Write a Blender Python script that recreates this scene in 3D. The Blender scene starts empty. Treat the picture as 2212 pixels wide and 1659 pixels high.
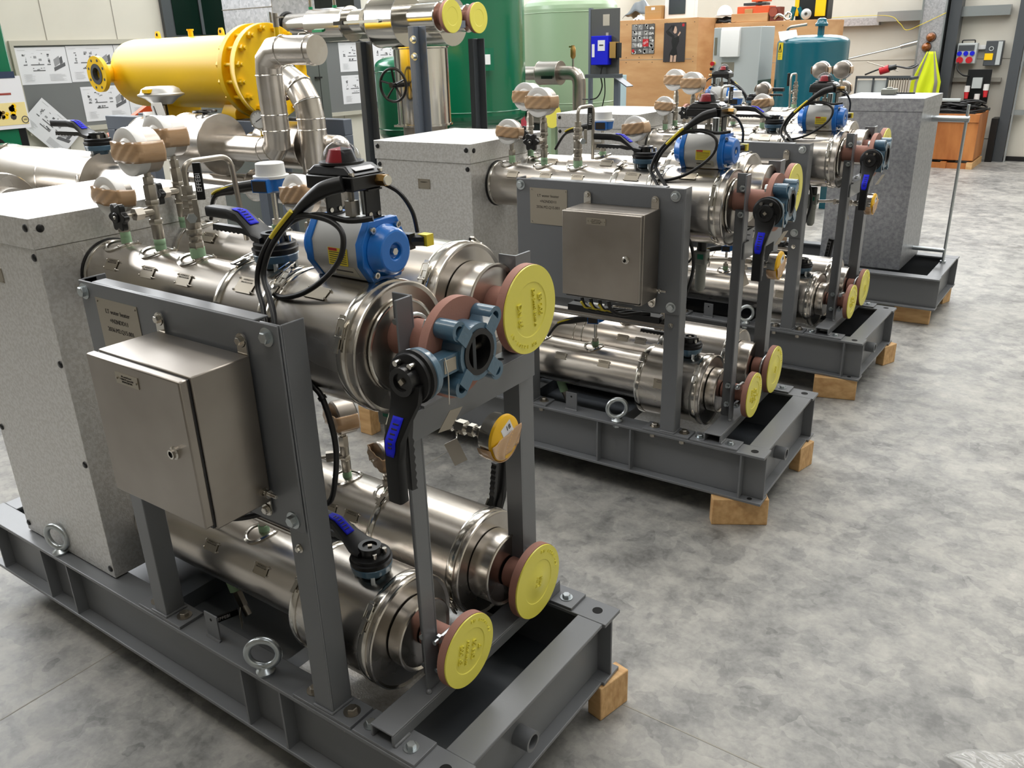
import bpy, bmesh, math, random
from mathutils import Vector as V, Matrix, Quaternion
random.seed(7)
PI = math.pi
Z0 = 0.29                       # height of the skid frames' top flange above the floor
S = bpy.context.scene
COL = S.collection

# ------------------------------------------------------------------ camera
cam = bpy.data.objects.new('camera', bpy.data.cameras.new('camera'))
COL.objects.link(cam)
cam.data.sensor_width = 36.0
cam.data.lens = 1809.0 / 2212 * 36
cam.data.clip_end = 100
R = ((0.81599, 0.57752, -0.02779), (0.19451, -0.32074, -0.92698), (-0.54427, 0.75100, -0.37405))
Rm = Matrix((R[0], [-a for a in R[1]], [-a for a in R[2]])).transposed()
q = Rm.to_quaternion(); q.normalize()
cam.matrix_world = Matrix.Translation((0.80672, -0.88008, 1.31030 + Z0)) @ q.to_matrix().to_4x4()
S.camera = cam

# ------------------------------------------------------------------ view, world
S.view_settings.view_transform = 'Standard'
S.view_settings.look = 'None'
S.view_settings.gamma = 1
S.view_settings.use_curve_mapping = False
S.view_settings.exposure = -0.1
S.cycles.max_bounces = 7
S.cycles.glossy_bounces = 4
S.cycles.diffuse_bounces = 4
S.cycles.transparent_max_bounces = 8
S.cycles.sample_clamp_indirect = 6
S.cycles.caustics_reflective = False
S.cycles.caustics_refractive = False
S.cycles.use_denoising = True
W = bpy.data.worlds.new('world'); S.world = W; W.use_nodes = True
W.node_tree.nodes['Background'].inputs[0].default_value = (0.75, 0.8, 0.85, 1)
W.node_tree.nodes['Background'].inputs[1].default_value = 0.25

def area(name, loc, size, power, color=(1, 0.97, 0.92), rot=(0, 0, 0)):
    l = bpy.data.lights.new(name, 'AREA'); l.shape = 'RECTANGLE'
    l.size, l.size_y = size; l.energy = power; l.color = color
    o = bpy.data.objects.new(name, l); COL.objects.link(o)
    o.location = loc; o.rotation_euler = rot
    return o
# roof skylight strips (long along x), spaced along y; the brightest stand beyond the skids
area('skylight_lamp', (-1.5, 4.4, 6.15), (9, 2.0), 420, (0.98, 0.99, 1.0))
area('skylight_lamp', (-2.5, 9.4, 6.15), (11, 3.6), 560, (0.98, 0.99, 1.0))
area('skylight_lamp', (-0.5, -1.2, 6.3), (8, 1.2), 100, (0.98, 0.99, 1.0))
area('skylight_lamp', (4.0, 2.0, 6.3), (1.4, 8), 45, (0.98, 0.99, 1.0))
# unseen window bands added for bright reflections: left long wall and far wall
area('added_window_lamp', (-6.85, 4.2, 3.75), (2.1, 12.0), 680, (0.98, 0.99, 1.0), (0, -PI / 2 + 0.122 * 0, 0))
area('added_window_lamp', (-3.4, 12.15, 3.75), (7.0, 1.7), 300, (0.98, 0.99, 1.0), (-PI / 2, 0, 0))
# rows of fluorescent tubes
for ly in (2.9, 7.4):
    for lx in (-4.5, -1.5, 1.5):
        area('tube_lamp', (lx, ly, 5.6), (1.5, 0.12), 26, (1, 0.92, 0.78))
for lx in (-3.5, -0.5):
    area('tube_lamp', (lx, -1.6, 5.6), (1.5, 0.12), 22, (1, 0.90, 0.74))

# ------------------------------------------------------------------ materials
def lin(c):
    c = c / 255
    return c / 12.92 if c <= 0.04045 else ((c + 0.055) / 1.055) ** 2.4
def rgb(r, g, b): return (lin(r), lin(g), lin(b), 1)
def mat(name, col, rough=0.5, metal=0.0, **k):
    m = bpy.data.materials.new(name); m.use_nodes = True
    nt = m.node_tree; b = nt.nodes['Principled BSDF']
    b.inputs['Base Color'].default_value = rgb(*col)
    b.inputs['Roughness'].default_value = rough
    b.inputs['Metallic'].default_value = metal
    if 'spec' in k: b.inputs['Specular IOR Level'].default_value = k['spec']
    if 'coat' in k: b.inputs['Coat Weight'].default_value = k['coat']; b.inputs['Coat Roughness'].default_value = 0.08
    if 'trans' in k: b.inputs['Transmission Weight'].default_value = k['trans']
    if 'alpha' in k: b.inputs['Alpha'].default_value = k['alpha']
    if 'emit' in k:
        b.inputs['Emission Color'].default_value = rgb(*k['emit'][0]); b.inputs['Emission Strength'].default_value = k['emit'][1]
    return m
def N(m, t, **k):
    n = m.node_tree.nodes.new(t)
    for a, v in k.items():
        if a in n.inputs.keys(): n.inputs[a].default_value = v
        else: setattr(n, a, v)
    return n
def LK(m, a, b): m.node_tree.links.new(a, b)
def coord(m, scale=(1, 1, 1), kind='Object'):
    tc = N(m, 'ShaderNodeTexCoord'); mp = N(m, 'ShaderNodeMapping'); mp.inputs['Scale'].default_value = scale
    LK(m, tc.outputs[kind], mp.inputs[0]); return mp.outputs[0]
def noise(m, vec, scale, detail=3, rough=0.5):
    n = N(m, 'ShaderNodeTexNoise'); n.inputs['Scale'].default_value = scale
    n.inputs['Detail'].default_value = detail; n.inputs['Roughness'].default_value = rough
    LK(m, vec, n.inputs['Vector']); return n.outputs['Fac']
def ramp(m, fac, stops):
    r = N(m, 'ShaderNodeValToRGB'); e = r.color_ramp.elements
    while len(e) < len(stops): e.new(0.5)
    for i, (p, c) in enumerate(stops):
        e[i].position = p; e[i].color = c if len(c) == 4 else (*c, 1)
    LK(m, fac, r.inputs[0]); return r.outputs[0]
def bsdf(m): return m.node_tree.nodes['Principled BSDF']
def bump(m, fac, strength, dist=0.001):
    b = N(m, 'ShaderNodeBump'); b.inputs['Strength'].default_value = strength; b.inputs['Distance'].default_value = dist
    LK(m, fac, b.inputs['Height']); LK(m, b.outputs[0], bsdf(m).inputs['Normal'])
def vary(m, col_a, col_b, scale, vscale=(1, 1, 1), lo=0.35, hi=0.65, detail=3, kind='Object'):
    f = noise(m, coord(m, vscale, kind), scale, detail)
    LK(m, ramp(m, f, [(lo, rgb(*col_a)), (hi, rgb(*col_b))]), bsdf(m).inputs['Base Color']); return f
def mrough(m, fac, a, b):
    r = N(m, 'ShaderNodeMapRange'); r.inputs['To Min'].default_value = a; r.inputs['To Max'].default_value = b
    LK(m, fac, r.inputs[0]); LK(m, r.outputs[0], bsdf(m).inputs['Roughness'])

STEEL = mat('brushed stainless cladding', (210, 204, 196), 0.27, 1.0)
f = vary(STEEL, (196, 189, 180), (216, 211, 205), 4, (0.5, 2, 2)); mrough(STEEL, f, 0.22, 0.31)
STEELB = mat('bright stainless', (212, 208, 200), 0.16, 1.0)
STEELD = mat('dull stainless sheet', (168, 160, 150), 0.34, 1.0)
f = vary(STEELD, (140, 132, 124), (172, 166, 158), 3.2, (1, 1, 1), 0.3, 0.7, 4); mrough(STEELD, f, 0.28, 0.42)
NUT = mat('plain steel fitting', (170, 164, 154), 0.34, 1.0)
ZINC = mat('zinc plated steel', (190, 196, 198), 0.3, 1.0)
STUCCO = mat('stucco embossed aluminium', (214, 213, 211), 0.4, 0.62)
f = noise(STUCCO, coord(STUCCO), 230, 2, 0.6); bump(STUCCO, f, 0.6, 0.0014)
vary(STUCCO, (204, 202, 198), (220, 219, 217), 120, lo=0.4, hi=0.6)
GALV = mat('galvanised sheet', (188, 190, 192), 0.42, 0.75)
v_ = N(GALV, 'ShaderNodeTexVoronoi'); v_.inputs['Scale'].default_value = 55; LK(GALV, coord(GALV), v_.inputs['Vector'])
LK(GALV, ramp(GALV, v_.outputs['Color'], [(0.0, rgb(166, 168, 172)), (1.0, rgb(202, 203, 206))]), bsdf(GALV).inputs['Base Color'])
GRAY = mat('grey painted steel', (110, 112, 115), 0.34, 0.0, spec=0.6)
f = noise(GRAY, coord(GRAY), 320, 2); bump(GRAY, f, 0.12, 0.0008)
DGRAY = mat('dark grey painted steel', (70, 74, 78), 0.4)
BGRAY = mat('blue grey painted steel', (104, 112, 124), 0.38)
PRIMER = mat('red brown primer', (160, 114, 100), 0.75); f = noise(PRIMER, coord(PRIMER), 300, 2); bump(PRIMER, f, 0.3, 0.0006)
CAPY = mat('yellow plastic cap', (232, 222, 92), 0.32, 0.0, spec=0.5)
BLUE = mat('blue painted aluminium', (22, 112, 200), 0.3, coat=0.3)
BLUED = mat('blue cast iron', (74, 104, 124), 0.3, coat=0.4); f = noise(BLUED, coord(BLUED), 130, 2); bump(BLUED, f, 0.5, 0.0012)
SILV = mat('matt silver aluminium', (196, 196, 194), 0.42, 0.55)
BLACK = mat('black plastic', (18, 18, 19), 0.32)
RUB = mat('black rubber cable', (14, 14, 15), 0.42)
SATIN = mat('satin black paint', (18, 18, 20), 0.3)
LEVERB = mat('black lever paint', (16, 16, 17), 0.42, 0.0, spec=0.3)
WHITEP = mat('white plastic', (232, 232, 230), 0.4)
LID = mat('milky plastic lid', (250, 249, 246), 0.32, 0.0, spec=0.5)
TAPE = mat('brown packing tape', (186, 146, 104), 0.25, coat=0.4, alpha=0.88)
f = noise(TAPE, coord(TAPE, (1, 1, 5)), 30, 2); bump(TAPE, f, 0.35, 0.0012); vary(TAPE, (196, 156, 114), (212, 176, 138), 9, (1, 1, 2))
GREENT = mat('pale green tape', (176, 212, 172), 0.6)
RED = mat('red indicator', (186, 30, 40), 0.35)
STKB = mat('blue sticker', (26, 32, 200), 0.6, 0.0, spec=0.2)
LABEL = mat('cream label', (224, 218, 200), 0.5)
PLATE = mat('etched steel plate', (168, 160, 146), 0.36, 0.85)
INK = mat('dark ink', (52, 46, 42), 0.6)
INKW = mat('white print', (225, 225, 225), 0.5)
YEL = mat('yellow marker', (226, 204, 50), 0.45)
YGA = mat('yellow gauge cap', (240, 186, 20), 0.35)
GLASS = mat('clear dome', (60, 60, 66), 0.03, 0.0, alpha=0.3)
VOID = mat('dark hole', (8, 8, 8), 0.9)
FILT = mat('grey filter plastic', (150, 152, 144), 0.4)
BRASS = mat('brass', (176, 140, 84), 0.35, 1.0)
WOOD = mat('sawn pine', (214, 172, 118), 0.6)
f = noise(WOOD, coord(WOOD, (3, 30, 14)), 2.4, 2); LK(WOOD, ramp(WOOD, f, [(0.3, rgb(192, 146, 94)), (0.7, rgb(224, 184, 130))]), bsdf(WOOD).inputs['Base Color'])
PLY = mat('plywood', (200, 154, 106), 0.65)
f = noise(PLY, coord(PLY, (0.6, 0.6, 2.2)), 3.5, 4); LK(PLY, ramp(PLY, f, [(0.3, rgb(184, 134, 86)), (0.7, rgb(208, 164, 116))]), bsdf(PLY).inputs['Base Color'])
PLYO = mat('varnished plywood', (186, 118, 62), 0.5)
f = noise(PLYO, coord(PLYO, (2.5, 2.5, 0.7)), 3, 4); LK(PLYO, ramp(PLYO, f, [(0.3, rgb(160, 92, 42)), (0.7, rgb(198, 130, 70))]), bsdf(PLYO).inputs['Base Color'])
VYEL = mat('yellow gloss paint', (250, 202, 20), 0.42, spec=0.35)
VGRN = mat('green gloss paint', (14, 104, 70), 0.24, coat=0.4)
LGRN = mat('pale green paint', (150, 172, 140), 0.35, coat=0.2)
TEAL = mat('teal gloss paint', (10, 92, 108), 0.26, coat=0.4)
CABG = mat('light grey cabinet paint', (182, 188, 188), 0.45)
ORANGE = mat('orange paint', (216, 84, 32), 0.45)
CARD = mat('brown cardboard', (182, 140, 88), 0.8)
PAPER = mat('paper', (226, 226, 230), 0.7)
HIVIS = mat('hi-vis fabric', (214, 232, 30), 0.75)
REFL = mat('grey reflective tape', (150, 148, 140), 0.5)
AMBER = mat('amber lens', (134, 74, 16), 0.12, 0.3, coat=0.8)
BOARD = mat('dark grey pinboard', (112, 114, 114), 0.7)
WALLM = mat('off white wall panel', (216, 211, 198), 0.6)
f = noise(WALLM, coord(WALLM, (1, 1, 1), 'Object'), 1.2, 4); LK(WALLM, ramp(WALLM, f, [(0.3, rgb(206, 202, 190)), (0.7, rgb(220, 216, 204))]), bsdf(WALLM).inputs['Base Color'])
SEAM = mat('panel joint', (150, 146, 136), 0.7)
CEIL = mat('ceiling sheet', (205, 205, 203), 0.8)
POLY = mat('clear plastic film', (225, 224, 220), 0.08, 0.0, alpha=0.22, spec=1.0)
CONC = mat('power floated concrete', (160, 158, 152), 0.4)
c_ = coord(CONC)
n1 = noise(CONC, c_, 1.7, 7, 0.66); n2 = noise(CONC, c_, 10, 5, 0.62); n3 = noise(CONC, c_, 60, 3, 0.6)
vo = N(CONC, 'ShaderNodeTexVoronoi'); vo.feature = 'F1'; vo.inputs['Scale'].default_value = 15
vo2 = N(CONC, 'ShaderNodeTexVoronoi'); vo2.inputs['Scale'].default_value = 24; vo3 = N(CONC, 'ShaderNodeTexVoronoi'); vo3.inputs['Scale'].default_value = 5.5
mixv = N(CONC, 'ShaderNodeMixRGB'); mixv.inputs[0].default_value = 0.16
nv = N(CONC, 'ShaderNodeTexNoise'); nv.inputs['Scale'].default_value = 9; nv.inputs['Detail'].default_value = 3
LK(CONC, c_, nv.inputs['Vector']); LK(CONC, c_, mixv.inputs[1]); LK(CONC, nv.outputs['Color'], mixv.inputs[2]); LK(CONC, mixv.outputs[0], vo.inputs['Vector']); LK(CONC, mixv.outputs[0], vo2.inputs['Vector']); LK(CONC, mixv.outputs[0], vo3.inputs['Vector'])
def mth(m, op, a, b):
    n = N(m, 'ShaderNodeMath', operation=op)
    for i, x in enumerate((a, b)):
        if isinstance(x, (int, float)): n.inputs[i].default_value = x
        else: LK(m, x, n.inputs[i])
    return n.outputs[0]
tot = mth(CONC, 'ADD', mth(CONC, 'MULTIPLY', n1, 0.44), mth(CONC, 'MULTIPLY', n2, 0.34))
sx = N(CONC, 'ShaderNodeSeparateColor'); LK(CONC, vo.outputs['Color'], sx.inputs[0])
sx2 = N(CONC, 'ShaderNodeSeparateColor'); LK(CONC, vo2.outputs['Color'], sx2.inputs[0])
tot = mth(CONC, 'ADD', tot, mth(CONC, 'MULTIPLY', sx.outputs[0], 0.055))
tot = mth(CONC, 'ADD', tot, mth(CONC, 'MULTIPLY', sx2.outputs[0], 0.045))
spot = mth(CONC, 'MULTIPLY', mth(CONC, 'LESS_THAN', vo3.outputs['Distance'], 0.10), 0.05)
tot = mth(CONC, 'SUBTRACT', tot, spot)
tot = mth(CONC, 'ADD', tot, mth(CONC, 'MULTIPLY', n3, 0.10))
LK(CONC, ramp(CONC, tot, [(0.37, rgb(98, 97, 95)), (0.45, rgb(132, 131, 128)), (0.52, rgb(155, 153, 148)), (0.62, rgb(178, 175, 168))]), bsdf(CONC).inputs['Base Color'])
mrough(CONC, n2, 0.32, 0.6); bump(CONC, n3, 0.08, 0.001)

# ------------------------------------------------------------------ mesh builder
def frame_of(d):
    d = V(d).normalized(); a = V((0, 0, 1)) if abs(d.z) < 0.9 else V((1, 0, 0))
    u = a.cross(d).normalized(); return u, d.cross(u), d
def crom(pts, n=8, closed=False):
    P = [V(p) for p in pts]; out = []
    if len(P) < 3: return P
    for i in range(len(P) - 1):
        p0 = P[max(i - 1, 0)]; p1 = P[i]; p2 = P[i + 1]; p3 = P[min(i + 2, len(P) - 1)]
        for k in range(n):
            t = k / n
            out.append(0.5 * ((2 * p1) + (p2 - p0) * t + (2 * p0 - 5 * p1 + 4 * p2 - p3) * t * t + (3 * p1 - p0 - 3 * p2 + p3) * t ** 3))
    out.append(P[-1]); return out
def fillet(pts, r, n=6):
    P = [V(p) for p in pts]; out = [P[0]]
    for i in range(1, len(P) - 1):
        a, b, c = P[i - 1], P[i], P[i + 1]
        u = (a - b); w = (c - b); d = min(r, u.length * 0.49, w.length * 0.49)
        s, e = b + u.normalized() * d, b + w.normalized() * d
        for k in range(n + 1):
            t = k / n; out.append((1 - t) ** 2 * s + 2 * t * (1 - t) * b + t * t * e)
    out.append(P[-1]); return out
class MB:
    def __init__(s): s.v = []; s.f = []; s.mi = []; s.mats = []; s.M = None
    def add(s, vs, fs, m):
        if m not in s.mats: s.mats.append(m)
        k = s.mats.index(m); o = len(s.v)
        s.v += [V(p) if s.M is None else s.M @ V(p) for p in vs]
        s.f += [tuple(i + o for i in f) for f in fs]; s.mi += [k] * len(fs); return s
    def box(s, x0, x1, y0, y1, z0, z1, m):
        x0, x1 = sorted((x0, x1)); y0, y1 = sorted((y0, y1)); z0, z1 = sorted((z0, z1))
        return s.add([(x0, y0, z0), (x1, y0, z0), (x1, y1, z0), (x0, y1, z0), (x0, y0, z1), (x1, y0, z1), (x1, y1, z1), (x0, y1, z1)],
                     [(0, 3, 2, 1), (4, 5, 6, 7), (0, 1, 5, 4), (1, 2, 6, 5), (2, 3, 7, 6), (3, 0, 4, 7)], m)
    def obox(s, c, u, w, t, su, sw, st, m):          # box with its own axes u, w, t and sizes
        c = V(c); u = V(u).normalized() * su / 2; w = V(w).normalized() * sw / 2; t = V(t).normalized() * st / 2
        vs = [c + i * u + j * w + k * t for k in (-1, 1) for (i, j) in ((-1, -1), (1, -1), (1, 1), (-1, 1))]
        fs = [(0, 3, 2, 1), (4, 5, 6, 7), (0, 1, 5, 4), (1, 2, 6, 5), (2, 3, 7, 6), (3, 0, 4, 7)]
        if u.cross(w).dot(t) < 0: fs = [f[::-1] for f in fs]
        return s.add(vs, fs, m)
    def lathe(s, o, ax, prof, m, seg=32, cap0=True, cap1=True, a0=0.0, u=None):
        o = V(o)
        if u is None: u, w, d = frame_of(ax)
        else: d = V(ax).normalized(); u = V(u).normalized(); w = d.cross(u)
        vs = []; fs = []; p2 = [prof[0]]
        for a, b in zip(prof, prof[1:]):             # support rings keep long walls evenly shaded
            if abs(b[0] - a[0]) > 0.03 and seg > 24:
                for q_ in (0.002 / abs(b[0] - a[0]), 1 - 0.002 / abs(b[0] - a[0])): p2.append((a[0] + (b[0] - a[0]) * q_, a[1] + (b[1] - a[1]) * q_))
            p2.append(b)
        prof = p2
        for (t, r) in prof:
            for k in range(seg):
                a = a0 + 2 * PI * k / seg; vs.append(o + d * t + (u * math.cos(a) + w * math.sin(a)) * r)
        for i in range(len(prof) - 1):
            for k in range(seg):
                k2 = (k + 1) % seg; fs.append((i * seg + k, i * seg + k2, (i + 1) * seg + k2, (i + 1) * seg + k))
        if cap0: fs.append(tuple(range(seg))[::-1])
        if cap1: b = (len(prof) - 1) * seg; fs.append(tuple(b + k for k in range(seg)))
        return s.add(vs, fs, m)
    def cyl(s, p0, p1, r, m, seg=24, r2=None, a0=0.0):
        p0, p1 = V(p0), V(p1); L = (p1 - p0).length
        return s.lathe(p0, p1 - p0, [(0, r), (L, r if r2 is None else r2)], m, seg, a0=a0)
    def tube(s, pts, r, m, seg=10, caps=True):
        P = [V(p) for p in pts]; n = len(P); rr = r if hasattr(r, '__len__') else [r] * n
        T_ = [(P[min(i + 1, n - 1)] - P[max(i - 1, 0)]).normalized() for i in range(n)]
        u, w, d = frame_of(T_[0]); vs = []; fs = []
        for i in range(n):
            if i:
                qq = T_[i - 1].rotation_difference(T_[i]); u = qq @ u
            w = T_[i].cross(u)
            for k in range(seg):
                a = 2 * PI * k / seg; vs.append(P[i] + (u * math.cos(a) + w * math.sin(a)) * rr[i])
        for i in range(n - 1):
            for k in range(seg):
                k2 = (k + 1) % seg; fs.append((i * seg + k, i * seg + k2, (i + 1) * seg + k2, (i + 1) * seg + k))
        if caps: fs.append(tuple(range(seg))[::-1]); fs.append(tuple((n - 1) * seg + k for k in range(seg)))
        return s.add(vs, fs, m)
    def prism(s, poly, o, u, w, t, m):               # 2D polygon in (u, w) from o, extruded by vector t
        o, u, w, t = V(o), V(u).normalized(), V(w).normalized(), V(t); n = len(poly)
        ar = sum(poly[i][0] * poly[(i + 1) % n][1] - poly[(i + 1) % n][0] * poly[i][1] for i in range(n))
        if ar * u.cross(w).dot(t) < 0: poly = poly[::-1]
        vs = [o + u * a + w * b for a, b in poly]; vs += [p + t for p in vs]
        fs = [tuple(range(n))[::-1], tuple(range(n, 2 * n))] + [(i, (i + 1) % n, n + (i + 1) % n, n + i) for i in range(n)]
        return s.add(vs, fs, m)
    def torus(s, c, ax, R_, r, m, seg=32, rs=10, a0=0.0, a1=2 * PI, u=None):
        if u is None: uu, ww, d = frame_of(ax)
        else: d = V(ax).normalized(); uu = V(u).normalized(); ww = d.cross(uu)
        c = V(c); full = abs(a1 - a0 - 2 * PI) < 1e-6; n = seg if full else seg + 1
        vs = []; fs = []
        for i in range(n):
            a = a0 + (a1 - a0) * i / seg; e = uu * math.cos(a) + ww * math.sin(a)
            for k in range(rs):
                b = 2 * PI * k / rs; vs.append(c + e * (R_ + r * math.cos(b)) + d * r * math.sin(b))
        for i in range(seg):
            j = (i + 1) % n
            for k in range(rs):
                k2 = (k + 1) % rs; fs.append((i * rs + k, j * rs + k, j * rs + k2, i * rs + k2))
        if not full: fs.append(tuple(range(rs))); fs.append(tuple((n - 1) * rs + k for k in range(rs))[::-1])
        return s.add(vs, fs, m)
    def ball(s, c, r, m, seg=20, rings=12, sc=(1, 1, 1), half=False):
        pr = []; vs = []; fs = []; c = V(c); n0 = 0 if not half else rings // 2
        rows = list(range(n0, rings + 1))
        for i in rows:
            ph = -PI / 2 + PI * i / rings
            for k in range(seg):
                a = 2 * PI * k / seg
                vs.append(c + V((math.cos(ph) * math.cos(a) * r * sc[0], math.cos(ph) * math.sin(a) * r * sc[1], math.sin(ph) * r * sc[2])))
        for i in range(len(rows) - 1):
            for k in range(seg):
                k2 = (k + 1) % seg; fs.append((i * seg + k, i * seg + k2, (i + 1) * seg + k2, (i + 1) * seg + k))
        if half: fs.append(tuple(range(seg))[::-1])
        return s.add(vs, fs, m)
    def bolt(s, c, ax, r, h, m, washer=True):
        c = V(c); d = V(ax).normalized()
        if washer: s.cyl(c, c + d * 0.002, r * 1.55, m, 18); c = c + d * 0.002
        s.lathe(c, d, [(0, r), (h * 0.85, r), (h, r * 0.85)], m, 6); return s
    def grid(s, fn, nu, nv, m, thick=None):
        vs = [V(fn(i / nu, j / nv)) for j in range(nv + 1) for i in range(nu + 1)]
        fs = [(j * (nu + 1) + i, j * (nu + 1) + i + 1, (j + 1) * (nu + 1) + i + 1, (j + 1) * (nu + 1) + i) for j in range(nv) for i in range(nu)]
        return s.add(vs, fs, m)
    def text(s, body, o, u, w, size, m, depth=0.0004, align='CENTER', sx=1.0):
        cu = bpy.data.curves.new('t', 'FONT'); cu.body = body; cu.size = 1; cu.align_x = align; cu.align_y = 'CENTER'; cu.extrude = 0.02
        cu.resolution_u = 3
        ob = bpy.data.objects.new('t', cu); COL.objects.link(ob)
        dg = bpy.context.evaluated_depsgraph_get(); me = bpy.data.meshes.new_from_object(ob.evaluated_get(dg))
        o, u, w = V(o), V(u).normalized(), V(w).normalized(); t = u.cross(w)
        vs = [o + u * p.co.x * size * sx + w * p.co.y * size + t * (p.co.z * depth / 0.02) for p in me.vertices]
        fs = [tuple(p.vertices) for p in me.polygons]
        s.add(vs, fs, m)
        bpy.data.objects.remove(ob); bpy.data.meshes.remove(me); bpy.data.curves.remove(cu); return s
    def build(s, name, parent=None, bevel=0, label=None, ang=38, kind=None, solid=0):
        me = bpy.data.meshes.new(name)
        root = parent; off = V((0, 0, -Z0))
        if parent is not None:
            while root.parent is not None: root = root.parent
            off = V(root.location) + V((0, 0, -Z0))
        me.from_pydata([tuple(p - off) for p in s.v], [], s.f)
        for mm in s.mats: me.materials.append(mm)
        me.polygons.foreach_set('material_index', s.mi)
        me.polygons.foreach_set('use_smooth', [True] * len(me.polygons))
        me.validate(); me.update()
        me.set_sharp_from_angle(angle=math.radians(ang))
        o = bpy.data.objects.new(name, me); COL.objects.link(o)
        if parent is not None: o.parent = parent
        if solid:
            so = o.modifiers.new('s', 'SOLIDIFY'); so.thickness = solid; so.offset = 0
        if bevel:
            b = o.modifiers.new('b', 'BEVEL'); b.width = bevel; b.segments = 2; b.limit_method = 'ANGLE'; b.angle_limit = math.radians(40); b.harden_normals = False
        if label: o['label'] = label
        if kind: o['kind'] = kind
        return o
REG = []                       # things of the nearest skid, copied for the others: (root, label template)
CUR = None
def T(name, label, cat, loc, group=None):
    o = bpy.data.objects.new(name, None); COL.objects.link(o)
    o.empty_display_size = 0.05
    o.location = (loc[0], loc[1], loc[2] + Z0); o['category'] = cat
    if group: o['group'] = group
    if CUR is not None:
        REG.append((o, label)); label = label.replace('{S}', 'nearest')
    o['label'] = label
    return o
def tag(o, label, cat, group=None, kind=None):
    if kind != 'structure':
        if CUR is not None: REG.append((o, label)); label = label.replace('{S}', 'nearest')
        o['label'] = label; o['category'] = cat
    if group: o['group'] = group
    if kind: o['kind'] = kind
    return o
def copy_tree(o, parent=None):
    c = o.copy(); COL.objects.link(c); c.parent = parent
    for ch in list(o.children): copy_tree(ch, c)
    return c
# ------------------------------------------------------------------ room shell (z of the floor is -Z0 in these local heights)
F = -Z0
def struct(mb, name, **k):
    o = mb.build(name, None, **k); o['kind'] = 'structure'; return o
struct(MB().box(-9.5, 7, -5, 12.6, F - 0.1, F, CONC), 'floor')
mb = MB()                                                     # saw-cut joints
for y in (0.658, 6.8): mb.box(-7.2, 7, y, y + 0.004, F, F + 0.0006, SEAM)
for x in (-1.312, 4.6): mb.box(x, x + 0.004, -4.99, 12, F, F + 0.0006, SEAM)
struct(mb, 'trim_1')
# right-hand far wall (sandwich panels run level)
mb = MB().box(-9.5, -0.6, 12.3, 12.45, F, 6.2, WALLM)
for z in (-0.02, 0.98, 1.98, 2.98): mb.box(-9.5, -0.6, 12.296, 12.3, z, z + 0.006, SEAM)
struct(mb, 'wall_back')
mb = MB().box(-0.5, 7, 12.25, 12.33, F + 0.05, 4.2, WALLM)
for z in (0.335, 0.93, 1.53, 2.13): mb.box(-0.5, 7, 12.243, 12.25, z, z + 0.012, SEAM)
mb.box(-0.5, 7, 12.22, 12.34, F, F + 0.06, RUB)
d = struct(mb, 'door_1')
mb = MB().box(-0.62, -0.5, 12.1, 12.3, F, 4.3, DGRAY).box(-0.49, -0.47, 12.1, 12.16, F, 4.3, ZINC).box(-0.7, -0.62, 12.02, 12.3, F, F + 0.55, RUB)
for z in (0.33, 0.92): mb.box(-0.53, -0.36, 12.14, 12.2, z - 0.03, z + 0.03, ZINC)
struct(mb, 'door_frame')
struct(MB().box(-0.62, 7, 12.3, 12.45, 4.2, 6.2, WALLM), 'wall_back')
# left-hand far wall, upright panels
mb = MB()
A = V((-7.42, 0.4, 0)); D = V((0.122, 0.9925, 0)).normalized(); Nn = V((D.y, -D.x, 0))
def WL(t, out, z): p = A + D * t + Nn * out; return (p.x, p.y, z)
def wbox(mb, t0, t1, o0, o1, z0, z1, m):
    c = [WL(t0, o0, z0), WL(t1, o0, z0), WL(t1, o1, z0), WL(t0, o1, z0)]
    c += [(p[0], p[1], z1) for p in c]
    return mb.add(c, [(0, 1, 2, 3), (7, 6, 5, 4), (4, 5, 1, 0), (5, 6, 2, 1), (6, 7, 3, 2), (7, 4, 0, 3)], m)
wbox(mb, -5, 13, -0.12, 0, F, 6.2, WALLM)
for k in range(-2, 11): wbox(mb, 2.23 + k * 0.62, 2.236 + k * 0.62, 0, 0.003, F, 6.2, SEAM)
struct(mb, 'wall_left')
mb = MB(); wbox(mb, 3.93, 6.3, 0.0, 0.05, 1.42, 3.2, DGRAY); wbox(mb, 4.03, 6.2, 0.03, 0.055, 1.50, 3.1, mat('dark window glass', (16, 24, 22), 0.06))
wbox(mb, 4.3, 4.33, 0.055, 0.065, 1.5, 3.1, DGRAY)
struct(mb, 'window_1')
mb = MB(); wbox(mb, -5, 13, 0.0, 0.09, 0.02, 0.06, SEAM); struct(mb, 'trim_2')
mb = MB(); glow_pane = mat('added glowing glazing', (230, 238, 245), 0.5, emit=((228, 238, 250), 1.5))  # glowing panes added out of view to whiten pipe and lid tops
wbox(mb, -2.4, 10.2, 0.0, 0.04, 2.4, 4.55, glow_pane)
for k in range(11): wbox(mb, -2.4 + k * 1.25, -2.34 + k * 1.25, 0.04, 0.1, 2.4, 4.55, DGRAY)
struct(mb, 'added_window_2')
mb = MB().box(-6.9, 0.1, 12.26, 12.3, 2.55, 4.35, glow_pane)  # second glowing band, added out of view on the far wall
for k in range(7): mb.box(-6.9 + k * 1.16, -6.84 + k * 1.16, 12.2, 12.26, 2.55, 4.35, DGRAY)
struct(mb, 'added_window_3')
struct(MB().box(7, 7.1, -5, 12.6, F, 6.2, WALLM), 'wall_right')
struct(MB().box(-9.5, 7, -5.1, -5, F, 6.2, mat('dim workshop wall', (120, 116, 108), 0.8)), 'wall_front')
struct(MB().box(-9.6, 7.1, -5.1, 12.6, 6.2, 6.3, CEIL), 'ceiling')
# roof beams, seen only as reflections
mb = MB()
for y in (-2, 1.9, 4.1, 6.6, 8.6): mb.box(-9, 7, y, y + 0.15, 5.75, 6.1, DGRAY)
struct(mb, 'trim_3')
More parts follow.
